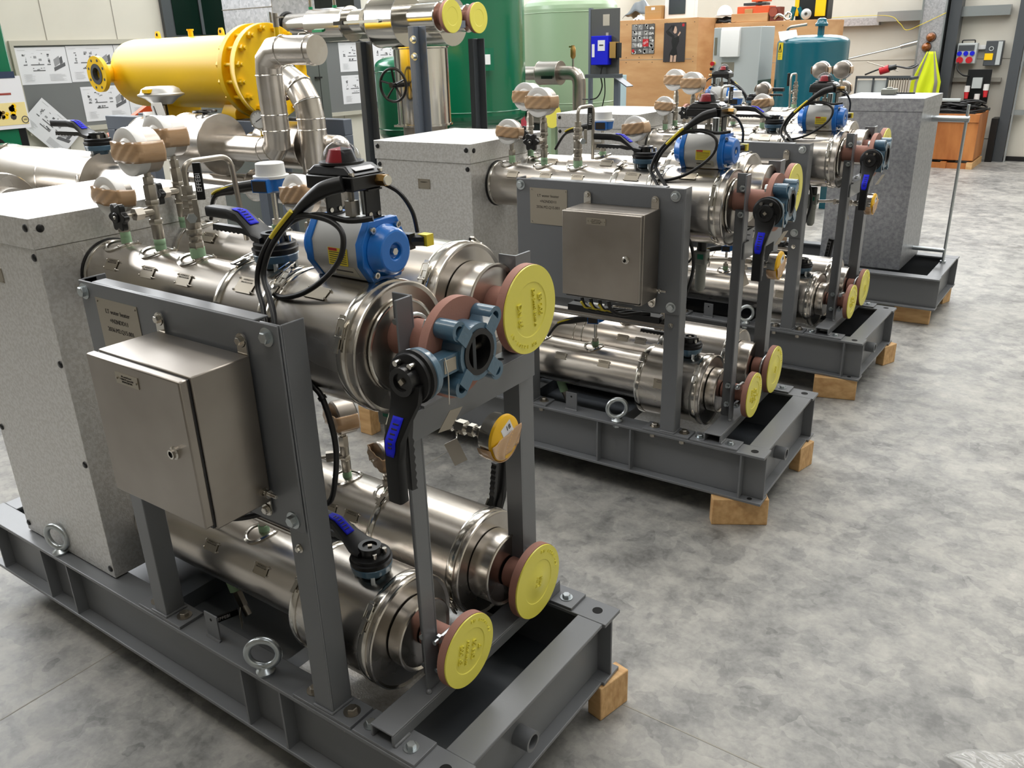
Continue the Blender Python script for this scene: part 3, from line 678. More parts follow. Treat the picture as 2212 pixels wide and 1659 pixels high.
# ---- valves with locking lever: local frame hub at origin, +z along the stem, handle runs along +x
def lever_parts(t, M, L=0.20, drop=0.0, sub='lever'):
    def nb(): m_ = MB(); m_.M = M; return m_
    mb = nb().lathe((0, 0, -0.052), (0, 0, 1), [(0, 0.028), (0.012, 0.030), (0.014, 0.044), (0.028, 0.046), (0.030, 0.044)], BLUED, 40); mb.build('mounting_flange', t)
    mb = nb().lathe((0, 0, -0.022), (0, 0, 1), [(0, 0.045), (0.010, 0.047), (0.012, 0.043), (0.020, 0.043), (0.022, 0.040)], LEVERB, 40)
    mb.lathe((0, 0, 0), (0, 0, 1), [(0, 0.027), (0.018, 0.025), (0.018, 0.016), (0.013, 0.0155)], BLACK, 32)
    for a in (-0.5, 0.5): mb.cyl((-math.cos(a) * 0.032, math.sin(a) * 0.032, 0), (-math.cos(a) * 0.032, math.sin(a) * 0.032, 0.012), 0.0052, STEELB, 10)
    mb.obox((0, 0, 0.0145), (1, 1, 0), (-1, 1, 0), (0, 0, 1), 0.009, 0.009, 0.006, PLATE)
    mb.build('notch_disc', t)
    mb = nb()
    pts = [(-0.005, 0.0), (0.03, 0.004), (0.085, 0.036), (L - 0.10, 0.042), (L, 0.042)]
    # cranked arm as a swept box with changing width
    prof = [(0.004, 0.000, 0.034), (0.035, 0.004, 0.030), (0.062, 0.020, 0.023), (0.092, 0.037, 0.0185), (0.13, 0.041, 0.0155), (L, 0.041, 0.0155)]
    vs = []; 
    for x, z, w in prof:
        h = 0.008 if x < 0.09 else 0.0115
        for k in range(10):
            a = 2 * PI * k / 10 + PI / 10; ex = 0.35
            vs.append((x, w * math.copysign(abs(math.cos(a)) ** ex, math.cos(a)), z + 0.004 + h * math.copysign(abs(math.sin(a)) ** ex, math.sin(a))))
    n = len(prof); fs = [(i * 10 + k, (i + 1) * 10 + k, (i + 1) * 10 + (k + 1) % 10, i * 10 + (k + 1) % 10) for i in range(n - 1) for k in range(10)]
    fs += [tuple(range(10)), tuple((n - 1) * 10 + k for k in range(10))[::-1]]
    mb.add(vs, fs, LEVERB); lv = mb.build(sub, t)
    d = V((0.03, 0, 0.0175)).normalized(); up = V((-d.z, 0, d.x))
    def topz(x): 
        for (xa, za), (xb, zb) in zip(((0.035, 0.016), (0.062, 0.032), (0.092, 0.0525), (0.13, 0.0565)), ((0.062, 0.032), (0.092, 0.0525), (0.13, 0.0565), (0.2, 0.0565))):
            if x <= xb: return za + (zb - za) * (x - xa) / (xb - xa)
    mb = nb(); mb.grid(lambda a, b: (0.056 + a * 0.062, (b - 0.5) * 0.0225 * (1 if a < 0.8 else 1 - (a - 0.8) * 1.6), topz(0.056 + a * 0.062) + 0.0012), 12, 4, STKB)
    for k in range(6): mb.box(0.066 + k * 0.007, 0.068 + k * 0.007, -0.006 + 0.0005 * k, 0.006 - 0.0005 * k, topz(0.067 + k * 0.007) + 0.0012, topz(0.067 + k * 0.007) + 0.0024, INK)
    mb.build('blue_sticker', lv, ang=60, solid=0.0006)
    mb = nb().obox(V((0.062, -0.0242, 0.020)), d, (0, 1, 0), up, 0.036, 0.0012, 0.015, LABEL)
    for i in range(9): mb.obox(V((0.062, -0.0249, 0.020)) + d * (i - 4) * 0.0026, d, (0, 1, 0), up, 0.0012, 0.0004, 0.008, INK)
    mb.build('barcode_label', lv)
    mb = nb()
    edge = [(0.055, 0.012), (0.09, 0.018), (L - 0.008, 0.018), (L - 0.006, 0.004)]
    k = 7; wav = [(L - 0.006 - (L - 0.10) * i / (2 * k), 0.004 + (0.0035 if i % 2 else 0)) for i in range(2 * k)]
    mb.prism(edge + wav + [(0.07, 0.002), (0.05, 0.004)], (0, -0.0075, 0), (1, 0, 0), (0, 0, 1), M_ident_y, BLACK)
    mb.build('locking_grip', t)
M_ident_y = (0, 0.015, 0)
def hub_matrix(o, zax, xax):
    z = V(zax).normalized(); x = V(xax); x = (x - z * x.dot(z)).normalized(); y = z.cross(x)
    m = Matrix((x, y, z)).transposed().to_4x4(); m.translation = V(o); return m
def top_valve(o, L, label, stem, tilt=0.0):
    t = T('butterfly_valve', label, 'valve', (o[0], o[1], o[2] - 0.06), 'valves with black locking levers')
    lever_parts(t, hub_matrix(o, (0, 0, 1), (-1, tilt, 0)), L)
    mb = MB().cyl((o[0], o[1], o[2] - 0.052), (o[0], o[1], o[2] - 0.052 - stem), 0.02, BLUED, 20)
    for a in (0.8, 2.4, 3.9, 5.5): mb.cyl((o[0] + math.cos(a) * 0.036, o[1] + math.sin(a) * 0.036, o[2] - 0.06), (o[0] + math.cos(a) * 0.036, o[1] + math.sin(a) * 0.036, o[2] - 0.036), 0.005, ZINC, 6)
    mb.build('valve_neck', t)
top_valve((-0.569, 0.212, 0.957), 0.20, 'black lever valve on top of the upper front pipe of the {S} skid', 0.02, 0.02)
top_valve((-0.363, 0.192, 0.300), 0.20, 'black lever valve on top of the lower front pipe of the {S} skid', 0.02, 0.0)

def front_valve():
    c = V((-0.069, 0.208, 0.815))
    t = T('butterfly_valve', 'open blue wafer valve with black lever hanging down, on the {S} skid', 'valve', (c.x, c.y, 0.72), 'valves with black locking levers')
    mb = MB().lathe((-0.0935, c.y, c.z), (1, 0, 0), [(0, 0.040), (0, 0.052), (0.043, 0.052), (0.043, 0.040)], BLUED, 40, False, False)
    for a in (PI / 4, 3 * PI / 4, 5 * PI / 4, 7 * PI / 4):
        e = V((0, math.cos(a), math.sin(a))); pc = c + e * 0.0725
        w = V((0, -math.sin(a), math.cos(a)))
        mb.obox(c + e * 0.056, (1, 0, 0), w, e, 0.0425, 0.029, 0.030, BLUED)
        mb.lathe(V((-0.0935, pc.y, pc.z)), (1, 0, 0), [(0, 0.018), (0.043, 0.018), (0.043, 0.0095), (0.02, 0.0095)], BLUED, 24, True, False)
        mb.cyl(V((-0.0735, pc.y, pc.z)), V((-0.0725, pc.y, pc.z)), 0.0096, VOID, 16)
    mb.build('body', t, ang=40)
    MB().lathe((-0.0938, c.y, c.z), (1, 0, 0), [(0, 0.0315), (0, 0.042), (0.0455, 0.042), (0.0455, 0.0315), (0.0, 0.0315)], RUB, 40, False, False).build('rubber_liner', t)
    MB().obox((-0.075, c.y, c.z), (1, -0.55, 0), (0, 0, 1), (0.55, 1, 0), 0.058, 0.058, 0.006, DGRAY).cyl((-0.075, c.y - 0.033, c.z), (-0.075, c.y + 0.033, c.z), 0.007, NUT, 12).build('disc', t)
    nk = MB().obox((-0.072, 0.135, 0.812), (0, 1, 0), (1, 0, 0), (0, 0, 1), 0.062, 0.030, 0.034, BLUED)
    nk.obox((-0.0565, 0.135, 0.812), (0, 1, 0), (0, 0, 1), (1, 0, 0), 0.032, 0.024, 0.0012, PLATE); nk.build('neck', t, bevel=0.002)
    lever_parts(t, hub_matrix((-0.082, 0.056, 0.808), (0, -1, 0), (0, 0, -1)), 0.205)
    mb = MB().tube([(-0.055, 0.12, 0.83), (-0.045, 0.115, 0.80), (-0.045, 0.113, 0.75)], 0.0012, STEELB, 6)
    mb.obox((-0.045, 0.113, 0.722), (0.3, 1, 0), (0.5, 0.2, 1), (1, -0.3, 0), 0.026, 0.05, 0.001, PLATE); mb.build('hanging_tag', t)
front_valve()

def rear_lever():
    t = T('butterfly_valve', 'black upright lever valve behind the lower rear pipe of the {S} skid', 'valve', (-0.38, 0.64, 0.06), 'valves with black locking levers')
    lever_parts(t, hub_matrix((-0.40, 0.655, 0.10), (0, 1, 0), (0.12, 0, 1)), 0.215)
    MB().cyl((-0.40, 0.60, 0.10), (-0.40, 0.625, 0.10), 0.02, BLUED, 16).build('valve_neck', t)
rear_lever()

# ---- wrapped gauges
def fitting(mb, x, y, z0, parts):
    """stack of (height, radius, kind) upward from z0; kind 'h' hex, 'r' round"""
    z = z0
    for h, r, kd, m in parts:
        mb.lathe((x, y, z), (0, 0, 1), [(0, r * 0.93), (h * 0.12, r), (h * 0.88, r), (h, r * 0.93)], m, 6 if kd == 'h' else 20, a0=x * 50); z += h
    return z
def gauge_head(t, c, r, depth, face, lidded=True, tape=True, mb_case=STEELD, tilt=0.0):
    d = V(face).normalized(); c = V(c)
    u, w, _ = frame_of(d)
    MB().lathe(c, -d, [(0, r * 0.93), (0.004, r), (depth * 0.9, r), (depth, r * 0.86), (depth + 0.003, r * 0.2)], mb_case, 40).build('gauge_case', t)
    if lidded:
        MB().lathe(c - d * 0.022, d, [(0, r + 0.002), (0.022, r + 0.004), (0.026, r + 0.003), (0.028, r - 0.006), (0.025, r * 0.62), (0.030, r * 0.5), (0.030, 0.001)], LID, 40, False, True).build('plastic_lid', t)
    if tape:
        # band of tape crossing the face and running round the case
        mb = MB(); n = 24; hw = r * 0.46; R1 = r + 0.0055
        up = V((0, 0, 1)); side = d.cross(up).normalized()
        vv = []
        def P(s_, q_): # s along the wrap, q across
            off = hw * q_ + 0.0006 * math.sin(s_ * 17 + q_ * 3) + tilt * (s_ - 0.5) * r
            if s_ < 0.28: a = s_ / 0.28; e = -1
            if 0.28 <= s_ <= 0.72: e = 0
            lim = math.sqrt(max(R1 * R1 - off * off, 1e-6))
            if s_ < 0.28: return c + side * (-lim) + up * off - d * (depth * 0.92 * (1 - s_ / 0.28))
            if s_ > 0.72: return c + side * lim + up * off - d * (depth * 0.92 * (s_ - 0.72) / 0.28)
            k = (s_ - 0.28) / 0.44 * 2 - 1
            bul = 0.0315 - 0.022 if not lidded else 0.0085
            return c + side * (lim * k) + up * off + d * (bul + 0.0012 * math.sin(k * 9 + q_ * 5) + 0.0035 * (1 - k * k))
        mb.grid(lambda a, b: P(a, b * 2 - 1), 50, 8, TAPE); mb.build('brown_tape', t, ang=80, solid=0.0008)
def gauge(c, r, depth, face, stem_y, z0, label, parts, star=None, tilt=0.0, lidded=True):
    x = c[0]
    t = T('pressure_gauge', label, 'gauge', (x, stem_y, z0), 'wrapped pressure gauges')
    gauge_head(t, c, r, depth, face, lidded=lidded, tilt=tilt)
    mb = MB(); z = fitting(mb, x, stem_y, z0, parts)
    if z < c[2] - r: mb.cyl((x, stem_y, z), (x, stem_y, c[2] - r * 0.9), 0.008, NUT, 12)
    if star:
        dx, dy, zz, R_ = star
        a = V((x, stem_y, zz)); b = a + V((dx, dy, 0)); e = (b - a).normalized()
        mb.cyl(a, a + e * 0.045, 0.011, NUT, 16).cyl(a + e * 0.03, a + e * 0.05, 0.015, NUT, 6).cyl(a, b, 0.004, NUT, 10)
    mb.build('valve_stem', t)
    if star:
        mb = MB(); u, w, _ = frame_of(e); n = 60
        poly = [(math.cos(2 * PI * k / n) * R_ * (0.86 + 0.14 * math.cos(6 * 2 * PI * k / n)), math.sin(2 * PI * k / n) * R_ * (0.86 + 0.14 * math.cos(6 * 2 * PI * k / n))) for k in range(n)]
        mb.prism(poly, b - e * 0.007, u, w, e * 0.014, BLACK); mb.cyl(b, b + e * 0.011, R_ * 0.35, BLACK, 16); mb.cyl(b, b + e * 0.013, 0.004, STEELB, 10)
        mb.build('star_knob', t, bevel=0.002)
    MB().cyl((x, stem_y, z0 - 0.014), (x, stem_y, z0 + 0.004), 0.0125, GREENT, 16).build('green_tape', t)
    return t
N2 = NUT
gauge((-0.989, 0.183, 1.117), 0.049, 0.062, (0, -1, 0), 0.218, 0.904, 'lidded gauge wrapped in brown tape, high over the upper front pipe of the {S} skid',
      [(0.014, 0.013, 'r', GREENT), (0.034, 0.013, 'r', NUT), (0.012, 0.016, 'h', NUT), (0.032, 0.012, 'r', NUT), (0.012, 0.016, 'h', NUT), (0.034, 0.0145, 'h', NUT), (0.018, 0.012, 'h', NUT)], star=(-0.002, -0.085, 0.982, 0.033))
gauge((-1.17, 0.371, 1.124), 0.049, 0.062, (0, -1, 0), 0.408, 0.908, 'lidded gauge wrapped in brown tape over the upper rear pipe of the {S} skid',
      [(0.014, 0.013, 'r', GREENT), (0.034, 0.013, 'r', NUT), (0.012, 0.016, 'h', NUT), (0.032, 0.012, 'r', NUT), (0.012, 0.016, 'h', NUT), (0.034, 0.0145, 'h', NUT), (0.020, 0.012, 'h', NUT)], star=(-0.002, -0.06, 0.99, 0.03))
gauge((-1.137, 0.197, 1.008), 0.043, 0.045, (0.1, -1, 0), 0.222, 0.902, 'low gauge wrapped in crumpled brown tape beside the box of the {S} skid',
      [(0.018, 0.012, 'r', GREENT), (0.020, 0.014, 'h', NUT)], tilt=0.35)
gauge((-0.706, 0.395, 1.012), 0.043, 0.045, (-0.1, -1, 0.1), 0.43, 0.902, 'tilted tape wrapped gauge behind the black lever of the {S} skid',
      [(0.018, 0.012, 'r', GREENT), (0.025, 0.014, 'h', NUT)], tilt=-0.6)
gauge((-0.758, 0.475, 0.413), 0.047, 0.055, (-0.4, -1, 0), 0.50, 0.233, 'wrapped gauge under the wide drum, on the lower rear pipe of the {S} skid',
      [(0.016, 0.012, 'r', GREENT), (0.034, 0.013, 'r', NUT), (0.012, 0.015, 'h', NUT), (0.03, 0.012, 'r', NUT), (0.03, 0.0145, 'h', NUT), (0.012, 0.011, 'h', NUT)], star=(-0.06, -0.06, 0.297, 0.032), lidded=False)
gauge((-0.604, 0.475, 0.340), 0.043, 0.040, (-0.4, -1, 0), 0.50, 0.233, 'short taped gauge behind the hanging lever, on the lower rear pipe, {S} skid',
      [(0.014, 0.012, 'r', GREENT), (0.022, 0.0145, 'h', NUT), (0.012, 0.012, 'r', NUT)], lidded=False, tilt=0.5)

def ball_valve():
    x, y, z0 = -0.842, 0.215, 0.892
    t = T('ball_valve', 'steel ball valve with black lettered lever and bent vent pipe on the {S} skid', 'valve', (x, y, z0), 'ball valves')
    MB().cyl((x, y, z0), (x, y, z0 + 0.022), 0.0165, GREENT, 20).build('green_tape', t)
    mb = MB(); z = fitting(mb, x, y, z0 + 0.018, [(0.016, 0.017, 'h', NUT), (0.014, 0.014, 'r', NUT), (0.016, 0.017, 'r', NUT), (0.030, 0.0155, 'r', NUT), (0.016, 0.018, 'h', NUT), (0.016, 0.015, 'h', NUT), (0.012, 0.017, 'h', NUT), (0.020, 0.0125, 'h', NUT)])
    mb.cyl((x, y, 0.985), (x + 0.03, y - 0.02, 0.985), 0.009, NUT, 12).cyl((x + 0.03, y - 0.02, 0.985), (x + 0.036, y - 0.024, 0.985), 0.011, ZINC, 6)
    mb.build('valve_body', t)
    mb = MB().obox((x + 0.038, y - 0.012, 1.0), (0, 0, 1), (1, 1, 0), (1, -1, 0), 0.05, 0.012, 0.003, NUT)
    mb.obox((x + 0.05, y - 0.002, 1.062), (0.02, 0, 1), (1, 1, 0), (1, -1, 0), 0.078, 0.017, 0.008, BLACK)
    lv = mb.build('lever', t, bevel=0.002)
    MB().text('EFFEBI', (x + 0.0535, y - 0.0055, 1.06), (0, 0, 1), (-1, -1, 0), 0.0145, INKW).build('lettering', lv)
    p = fillet([(x, y, 1.04), (x, y, 1.098), (x - 0.005, y + 0.125, 1.098), (x - 0.02, y + 0.15, 0.90)], 0.03, 8)
    MB().tube(p, 0.0062, NUT, 12).build('vent_pipe', t)
ball_valve()

def transmitter(x, y, z0, zc, label, ang=0.0):
    t = T('temperature_transmitter', label, 'transmitter', (x, y, z0), 'blue and white transmitters')
    mb = MB().cyl((x, y, z0 - 0.012), (x, y, z0 + 0.012), 0.0135, GREENT, 18); mb.build('green_tape', t)
    MB().cyl((x, y, z0 + 0.01), (x, y, zc - 0.03), 0.0065, STEELB, 14).cyl((x, y, z0 + 0.012), (x, y, z0 + 0.026), 0.012, NUT, 6).build('stem', t)
    MB().lathe((x, y, zc - 0.038), (0, 0, 1), [(0, 0.026), (0.006, 0.037), (0.030, 0.041), (0.034, 0.042)], BLUE, 36).obox((x + 0.012, y - 0.041, zc - 0.018), (1, 0.3, 0), (0, 0, 1), (-0.3, 1, 0), 0.042, 0.030, 0.02, BLUE).build('housing', t)
    MB().obox((x + 0.015, y - 0.0512, zc - 0.018), (1, 0.3, 0), (0, 0, 1), (-0.3, 1, 0), 0.037, 0.024, 0.001, INK).build('rating_label', t)
    mb = MB().lathe((x, y, zc - 0.004), (0, 0, 1), [(0, 0.043), (0.006, 0.043), (0.007, 0.036), (0.034, 0.034), (0.036, 0.031)], WHITEP, 36)
    mb.cyl((x - 0.044, y + 0.0, zc - 0.006), (x - 0.044, y, zc + 0.004), 0.005, ZINC, 10); mb.build('screw_cap', t)
    pts = crom([(x - 0.012, y - 0.038, zc - 0.018), (x - 0.06, y - 0.06, zc - 0.026), (x - 0.12, y - 0.08, zc - 0.045), (x - 0.18, y - 0.06, zc - 0.11)], 6)
    n = len(pts); MB().tube(pts, [0.0135 if i < n * 0.4 else (0.0135 - 0.008 * min(1, (i / n - 0.4) * 4)) for i in range(n)], RUB, 12).build('cable', t)
    MB().tube([p + V((0, -0.008, 0.006)) for p in pts[n // 2 - 3:n // 2 + 4]], 0.0035, YEL, 6).build('cable_marker', t)
transmitter(-0.874, 0.47, 0.905, 1.035, 'blue transmitter with white screw cap on the upper rear pipe of the {S} skid')
transmitter(-0.762, 0.215, 0.213, 0.345, 'blue transmitter with white screw cap on the lower front pipe of the {S} skid')

def actuator():
    t = T('pneumatic_actuator', 'silver pneumatic actuator with blue caps and red domed switch box, {S} skid', 'actuator', (-0.35, 0.23, 0.905), 'blue and silver actuators')
    sec = [(0.197, 1.022), (0.268, 1.022), (0.286, 0.985), (0.286, 0.945), (0.268, 0.912), (0.197, 0.912), (0.174, 0.945), (0.174, 0.985)]
    MB().prism(sec, (-0.412, 0, 0), (0, 1, 0), (0, 0, 1), (0.115, 0, 0), SILV).cyl((-0.315, 0.235, 1.022), (-0.315, 0.235, 1.024), 0.012, BLACK, 20).build('cylinder_body', t, bevel=0.006)
    sec2 = [(0.230 + (y - 0.230) * 1.03, 0.967 + (z - 0.967) * 1.04) for y, z in sec]
    for xa, xb, s in ((-0.297, -0.279, 1), (-0.412, -0.430, -1)):
        mb = MB().prism(sec2, (min(xa, xb), 0, 0), (0, 1, 0), (0, 0, 1), (0.018, 0, 0), BLUE)
        mb.lathe((xb, 0.231, 0.966), (s, 0, 0), [(0, 0.050), (0.006, 0.046), (0.022, 0.043), (0.027, 0.038), (0.027, 0.016), (0.018, 0.013), (0.018, 0.001)], BLUE, 44)
        ec = mb.build('end_cap', t, bevel=0.002)
        for y, z in ((0.199, 1.008), (0.265, 1.008), (0.199, 0.925), (0.265, 0.925)): MB().lathe((xb, y, z), (s, 0, 0), [(0, 0.0062), (0.007, 0.0062), (0.007, 0.0032), (0.002, 0.0032)], STEELB, 16).build('screw', ec)
        MB().cyl((xb + s * 0.018, 0.231, 0.966), (xb + s * 0.026, 0.231, 0.966), 0.007, STEELB, 6).build('nut', ec)
    mb = MB().obox((-0.345, 0.1733, 0.958), (1, 0, 0), (0, 0, 1), (0, 1, 0), 0.05, 0.032, 0.0008, YEL)
    mb.obox((-0.357, 0.1728, 0.971), (1, 0, 0), (0, 0, 1), (0, 1, 0), 0.022, 0.005, 0.0004, RED)
    for k in range(6): mb.obox((-0.345, 0.1728, 0.966 - k * 0.004), (1, 0, 0), (0, 0, 1), (0, 1, 0), 0.044, 0.0012, 0.0003, INK)
    mb.build('warning_label', t)
    n_ = V((0, -0.033, -0.023)).normalized()
    mb = MB().obox((-0.34, 0.1845, 0.929), (1, 0, 0), (0, 0.023, -0.033), n_, 0.06, 0.026, 0.0008, LABEL); mb.obox((-0.345, 0.1838, 0.9292), (1, 0, 0), (0, 0.023, -0.033), n_, 0.05, 0.003, 0.0012, INK); mb.build('rating_label', t)
    MB().box(-0.375, -0.315, 0.205, 0.255, 0.896, 0.912, BRASS).build('mounting_foot', t)
    # bracket and shaft
    for x in (-0.402, -0.300):
        mb = MB(); mb.box(x - 0.0025, x + 0.0025, 0.212, 0.248, 1.023, 1.078, BLACK).box(x - 0.010, x + 0.010, 0.212, 0.248, 1.023, 1.026, BLACK); mb.box(x - 0.010, x + 0.010, 0.212, 0.248, 1.075, 1.078, BLACK)
        for y in (0.219, 0.241): mb.cyl((x - 0.004, y, 1.032), (x + 0.005, y, 1.032), 0.0045, STEELB, 10)
        mb.build('bracket', t)
    MB().cyl((-0.352, 0.228, 1.022), (-0.352, 0.228, 1.078), 0.006, NUT, 14).box(-0.361, -0.343, 0.218, 0.238, 1.024, 1.052, NUT).cyl((-0.335, 0.25, 1.025), (-0.335, 0.25, 1.07), 0.011, ZINC, 16).build('shaft', t)
    # switch box
    mb = MB().box(-0.412, -0.292, 0.176, 0.262, 1.078, 1.104, SATIN)
    b0 = [(-0.412, 0.176), (-0.292, 0.176), (-0.292, 0.262), (-0.412, 0.262)]; cx, cy = -0.358, 0.219
    vs = [(x, y, 1.1045) for x, y in b0] + [(cx + (x - cx) * 0.66, cy + (y - cy) * 0.84, 1.121) for x, y in b0]
    mb.add(vs, [(3, 2, 1, 0), (4, 5, 6, 7), (0, 1, 5, 4), (1, 2, 6, 5), (2, 3, 7, 6), (3, 0, 4, 7)], SATIN)
    sb = mb.build('switch_box', t, bevel=0.003)
    for x in (-0.405, -0.299):
        for y in (0.183, 0.255): MB().cyl((x, y, 1.1045), (x, y, 1.111), 0.0055, STEELB, 12).build('screw', sb)
    mb = MB().obox((-0.308, 0.219, 1.1165), (0, 1, 0), (-0.022, 0, 0.009), (0.009, 0, 0.022), 0.05, 0.02, 0.001, PAPER); mb.build('white_label', sb)
    MB().lathe((cx, cy, 1.121), (0, 0, 1), [(0, 0.041), (0.004, 0.041), (0.004, 0.036)], BLACK, 36).build('dome_collar', t)
    MB().lathe((cx, cy, 1.122), (0, 0, 1), [(0, 0.0365), (0.010, 0.0362), (0.022, 0.0315), (0.030, 0.0245), (0.036, 0.015), (0.039, 0.004)], GLASS, 32, False, True).build('clear_dome', t)
    mb = MB(); n = 16
    for k in range(4):
        a0 = k * PI / 2 - math.radians(133); m_ = RED if k % 2 == 0 else BLACK; vs = [(cx, cy, 1.1225), (cx, cy, 1.150)]
        vs += [(cx + math.cos(a0 + PI / 2 * i / 8) * rr_, cy + math.sin(a0 + PI / 2 * i / 8) * rr_, z) for i in range(9) for z, rr_ in ((1.1225, 0.030), (1.146, 0.021))]
        fs = [(2 + 2 * i, 4 + 2 * i, 5 + 2 * i, 3 + 2 * i) for i in range(8)] + [(1, 3 + 2 * i, 5 + 2 * i) for i in range(8)] + [(0, 2, 3, 1), (0, 1, 19, 18)]
        mb.add(vs, fs, m_)
    mb.build('position_indicator', t)
    MB().cyl((-0.292, 0.243, 1.092), (-0.272, 0.243, 1.092), 0.011, BRASS, 6).cyl((-0.272, 0.243, 1.092), (-0.268, 0.243, 1.092), 0.009, LABEL, 16).build('brass_plug', t)
    MB().box(-0.297, -0.270, 0.288, 0.305, 0.955, 0.985, BLACK).cyl((-0.285, 0.297, 0.97), (-0.255, 0.315, 0.97), 0.011, BLACK, 8).box(-0.268, -0.245, 0.31, 0.33, 0.96, 0.982, YEL).build('solenoid', t)
    # cables
    tap = crom([(-0.305, 0.166, 1.094), (-0.335, 0.148, 1.085), (-0.368, 0.137, 1.064), (-0.40, 0.13, 1.038), (-0.436, 0.12, 1.002), (-0.468, 0.115, 0.965), (-0.483, 0.108, 0.922), (-0.452, 0.09, 0.887), (-0.418, 0.068, 0.850), (-0.40, 0.04, 0.80)], 7)
    n = len(tap); rr = [0.0145 if i < n * 0.12 else max(0.0058, 0.0145 - 0.035 * (i / n - 0.12)) for i in range(n)]
    MB().tube(tap, rr, RUB, 14).build('main_cable', t)
    MB().tube([p + V((-0.002, -0.0095, 0.004)) for p in tap[20:31]], 0.0042, YEL, 8).build('cable_marker', t)
    lp = crom([(-0.262, 0.19, 1.033), (-0.30, 0.165, 1.03), (-0.346, 0.14, 1.041), (-0.411, 0.135, 1.025), (-0.471, 0.13, 0.98), (-0.505, 0.125, 0.921), (-0.497, 0.125, 0.89), (-0.457, 0.12, 0.878), (-0.396, 0.12, 0.893), (-0.338, 0.125, 0.926), (-0.297, 0.13, 0.964), (-0.285, 0.135, 0.999), (-0.298, 0.14, 1.022), (-0.335, 0.138, 1.036), (-0.396, 0.13, 1.036), (-0.446, 0.12, 1.005), (-0.485, 0.11, 0.955), (-0.495, 0.10, 0.905), (-0.462, 0.08, 0.868), (-0.425, 0.05, 0.82)], 7)
    MB().tube(lp, 0.0052, RUB, 10).build('looped_cable', t)
    MB().tube(crom([(-0.30, 0.262, 1.082), (-0.27, 0.272, 1.065), (-0.254, 0.285, 1.03), (-0.256, 0.297, 0.99)], 6), 0.0042, RUB, 8).build('solenoid_cable', t)
actuator()

def yellow_gauge():
    c = V((-0.112, 0.354, 0.573))
    t = T('pressure_gauge', 'yellow faced gauge half covered in tape, under the cross bar of the {S} skid', 'gauge', (-0.2, 0.354, 0.52), 'yellow faced gauges')
    MB().lathe((-0.145, c.y, c.z), (1, 0, 0), [(0, 0.03), (0.003, 0.047), (0.031, 0.049)], STEELB, 44).build('gauge_case', t)
    MB().lathe((-0.114, c.y, c.z), (1, 0, 0), [(0, 0.0495), (0.006, 0.048), (0.009, 0.043), (0.009, 0.001)], YGA, 44).build('yellow_cap', t)
    MB().obox((-0.1045, c.y + 0.003, c.z + 0.017), (0, 1, 0.5), (0, -0.5, 1), (1, 0, 0), 0.034, 0.030, 0.0008, PAPER).text('18', (-0.1038, c.y + 0.006, c.z + 0.022), (0, 1, 0.3), (0, -0.3, 1), 0.016, INK).build('paper_label', t)
    def P(a, b):
        th = PI * (1.0 + 1.05 * a); rr = 0.0515
        lim = 0.16 + 0.20 * b
        return V((0, 0, 0))
    mb = MB(); n = 20
    # tape over the lower half of the face
    mb.grid(lambda a, b: (-0.1035 + 0.002 * math.sin(a * 14 + b * 5), c.y + (a * 2 - 1) * math.sqrt(max(1e-6, 0.051 ** 2 - (0.008 - b * 0.050 + (a - 0.5) * 0.018) ** 2)), c.z + 0.008 - b * 0.044 + (a - 0.5) * 0.018), 24, 10, TAPE)
    mb.build('brown_tape', t, ang=80, solid=0.0008)
    mb = MB().lathe((-0.145, c.y, c.z), (1, 0, 0), [(-0.04, 0.008), (0, 0.009)], STEELB, 14)
    MB().grid(lambda a, b: (-0.108 - b * 0.034, c.y + math.cos(-2.95 + a * 2.8) * 0.0515, c.z + math.sin(-2.95 + a * 2.8) * 0.0515), 24, 3, TAPE).build('side_tape', t, ang=80, solid=0.0008)
    x = -0.155
    for h, r in ((0.012, 0.012), (0.006, 0.015), (0.012, 0.010), (0.014, 0.014), (0.010, 0.009), (0.022, 0.016), (0.012, 0.011), (0.010, 0.015), (0.03, 0.010), (0.012, 0.014)):
        mb.cyl((x, c.y, c.z - 0.003), (x - h, c.y, c.z - 0.003), r, STEELB, 6 if r > 0.0125 else 14); x -= h
    mb.cyl((x + 0.02, c.y, c.z), (-0.36, 0.33, 0.57), 0.007, STEELB, 12)
    mb.build('fittings', t)
    mb = MB().torus((-0.235, c.y - 0.002, 0.556), (1, 1, 0), 0.014, 0.001, STEELB, 20, 6).obox((-0.233, c.y - 0.01, 0.512), (0.6, 0.8, 0.35), (-0.35, -0.2, 1), (0.8, -0.6, 0), 0.030, 0.055, 0.001, STEELD); mb.build('hanging_tag', t)
yellow_gauge()

def air_filter():
    t = T('filter_regulator', 'grey compressed air filter regulator hanging under the wide drum of the {S} skid', 'filter', (-0.386, 0.32, 0.44), 'air filter regulators')
    x, y = -0.386, 0.32
    MB().box(x - 0.024, x + 0.024, y - 0.022, y + 0.022, 0.555, 0.605, FILT).build('body', t, bevel=0.004)
    MB().lathe((x, y, 0.605), (0, 0, 1), [(0, 0.018), (0.03, 0.018), (0.035, 0.012)], BLACK, 24).build('adjusting_knob', t)
    MB().lathe((x, y, 0.555), (0, 0, -1), [(0, 0.021), (0.02, 0.021), (0.022, 0.019), (0.09, 0.019), (0.103, 0.012)], FILT, 28).build('filter_bowl', t)
    MB().obox((x + 0.004, y - 0.0225, 0.585), (1, 0, 0), (0, 0, 1), (0, 1, 0), 0.022, 0.018, 0.001, mat('green label', (40, 130, 100), 0.5)).build('green_label', t)
air_filter()

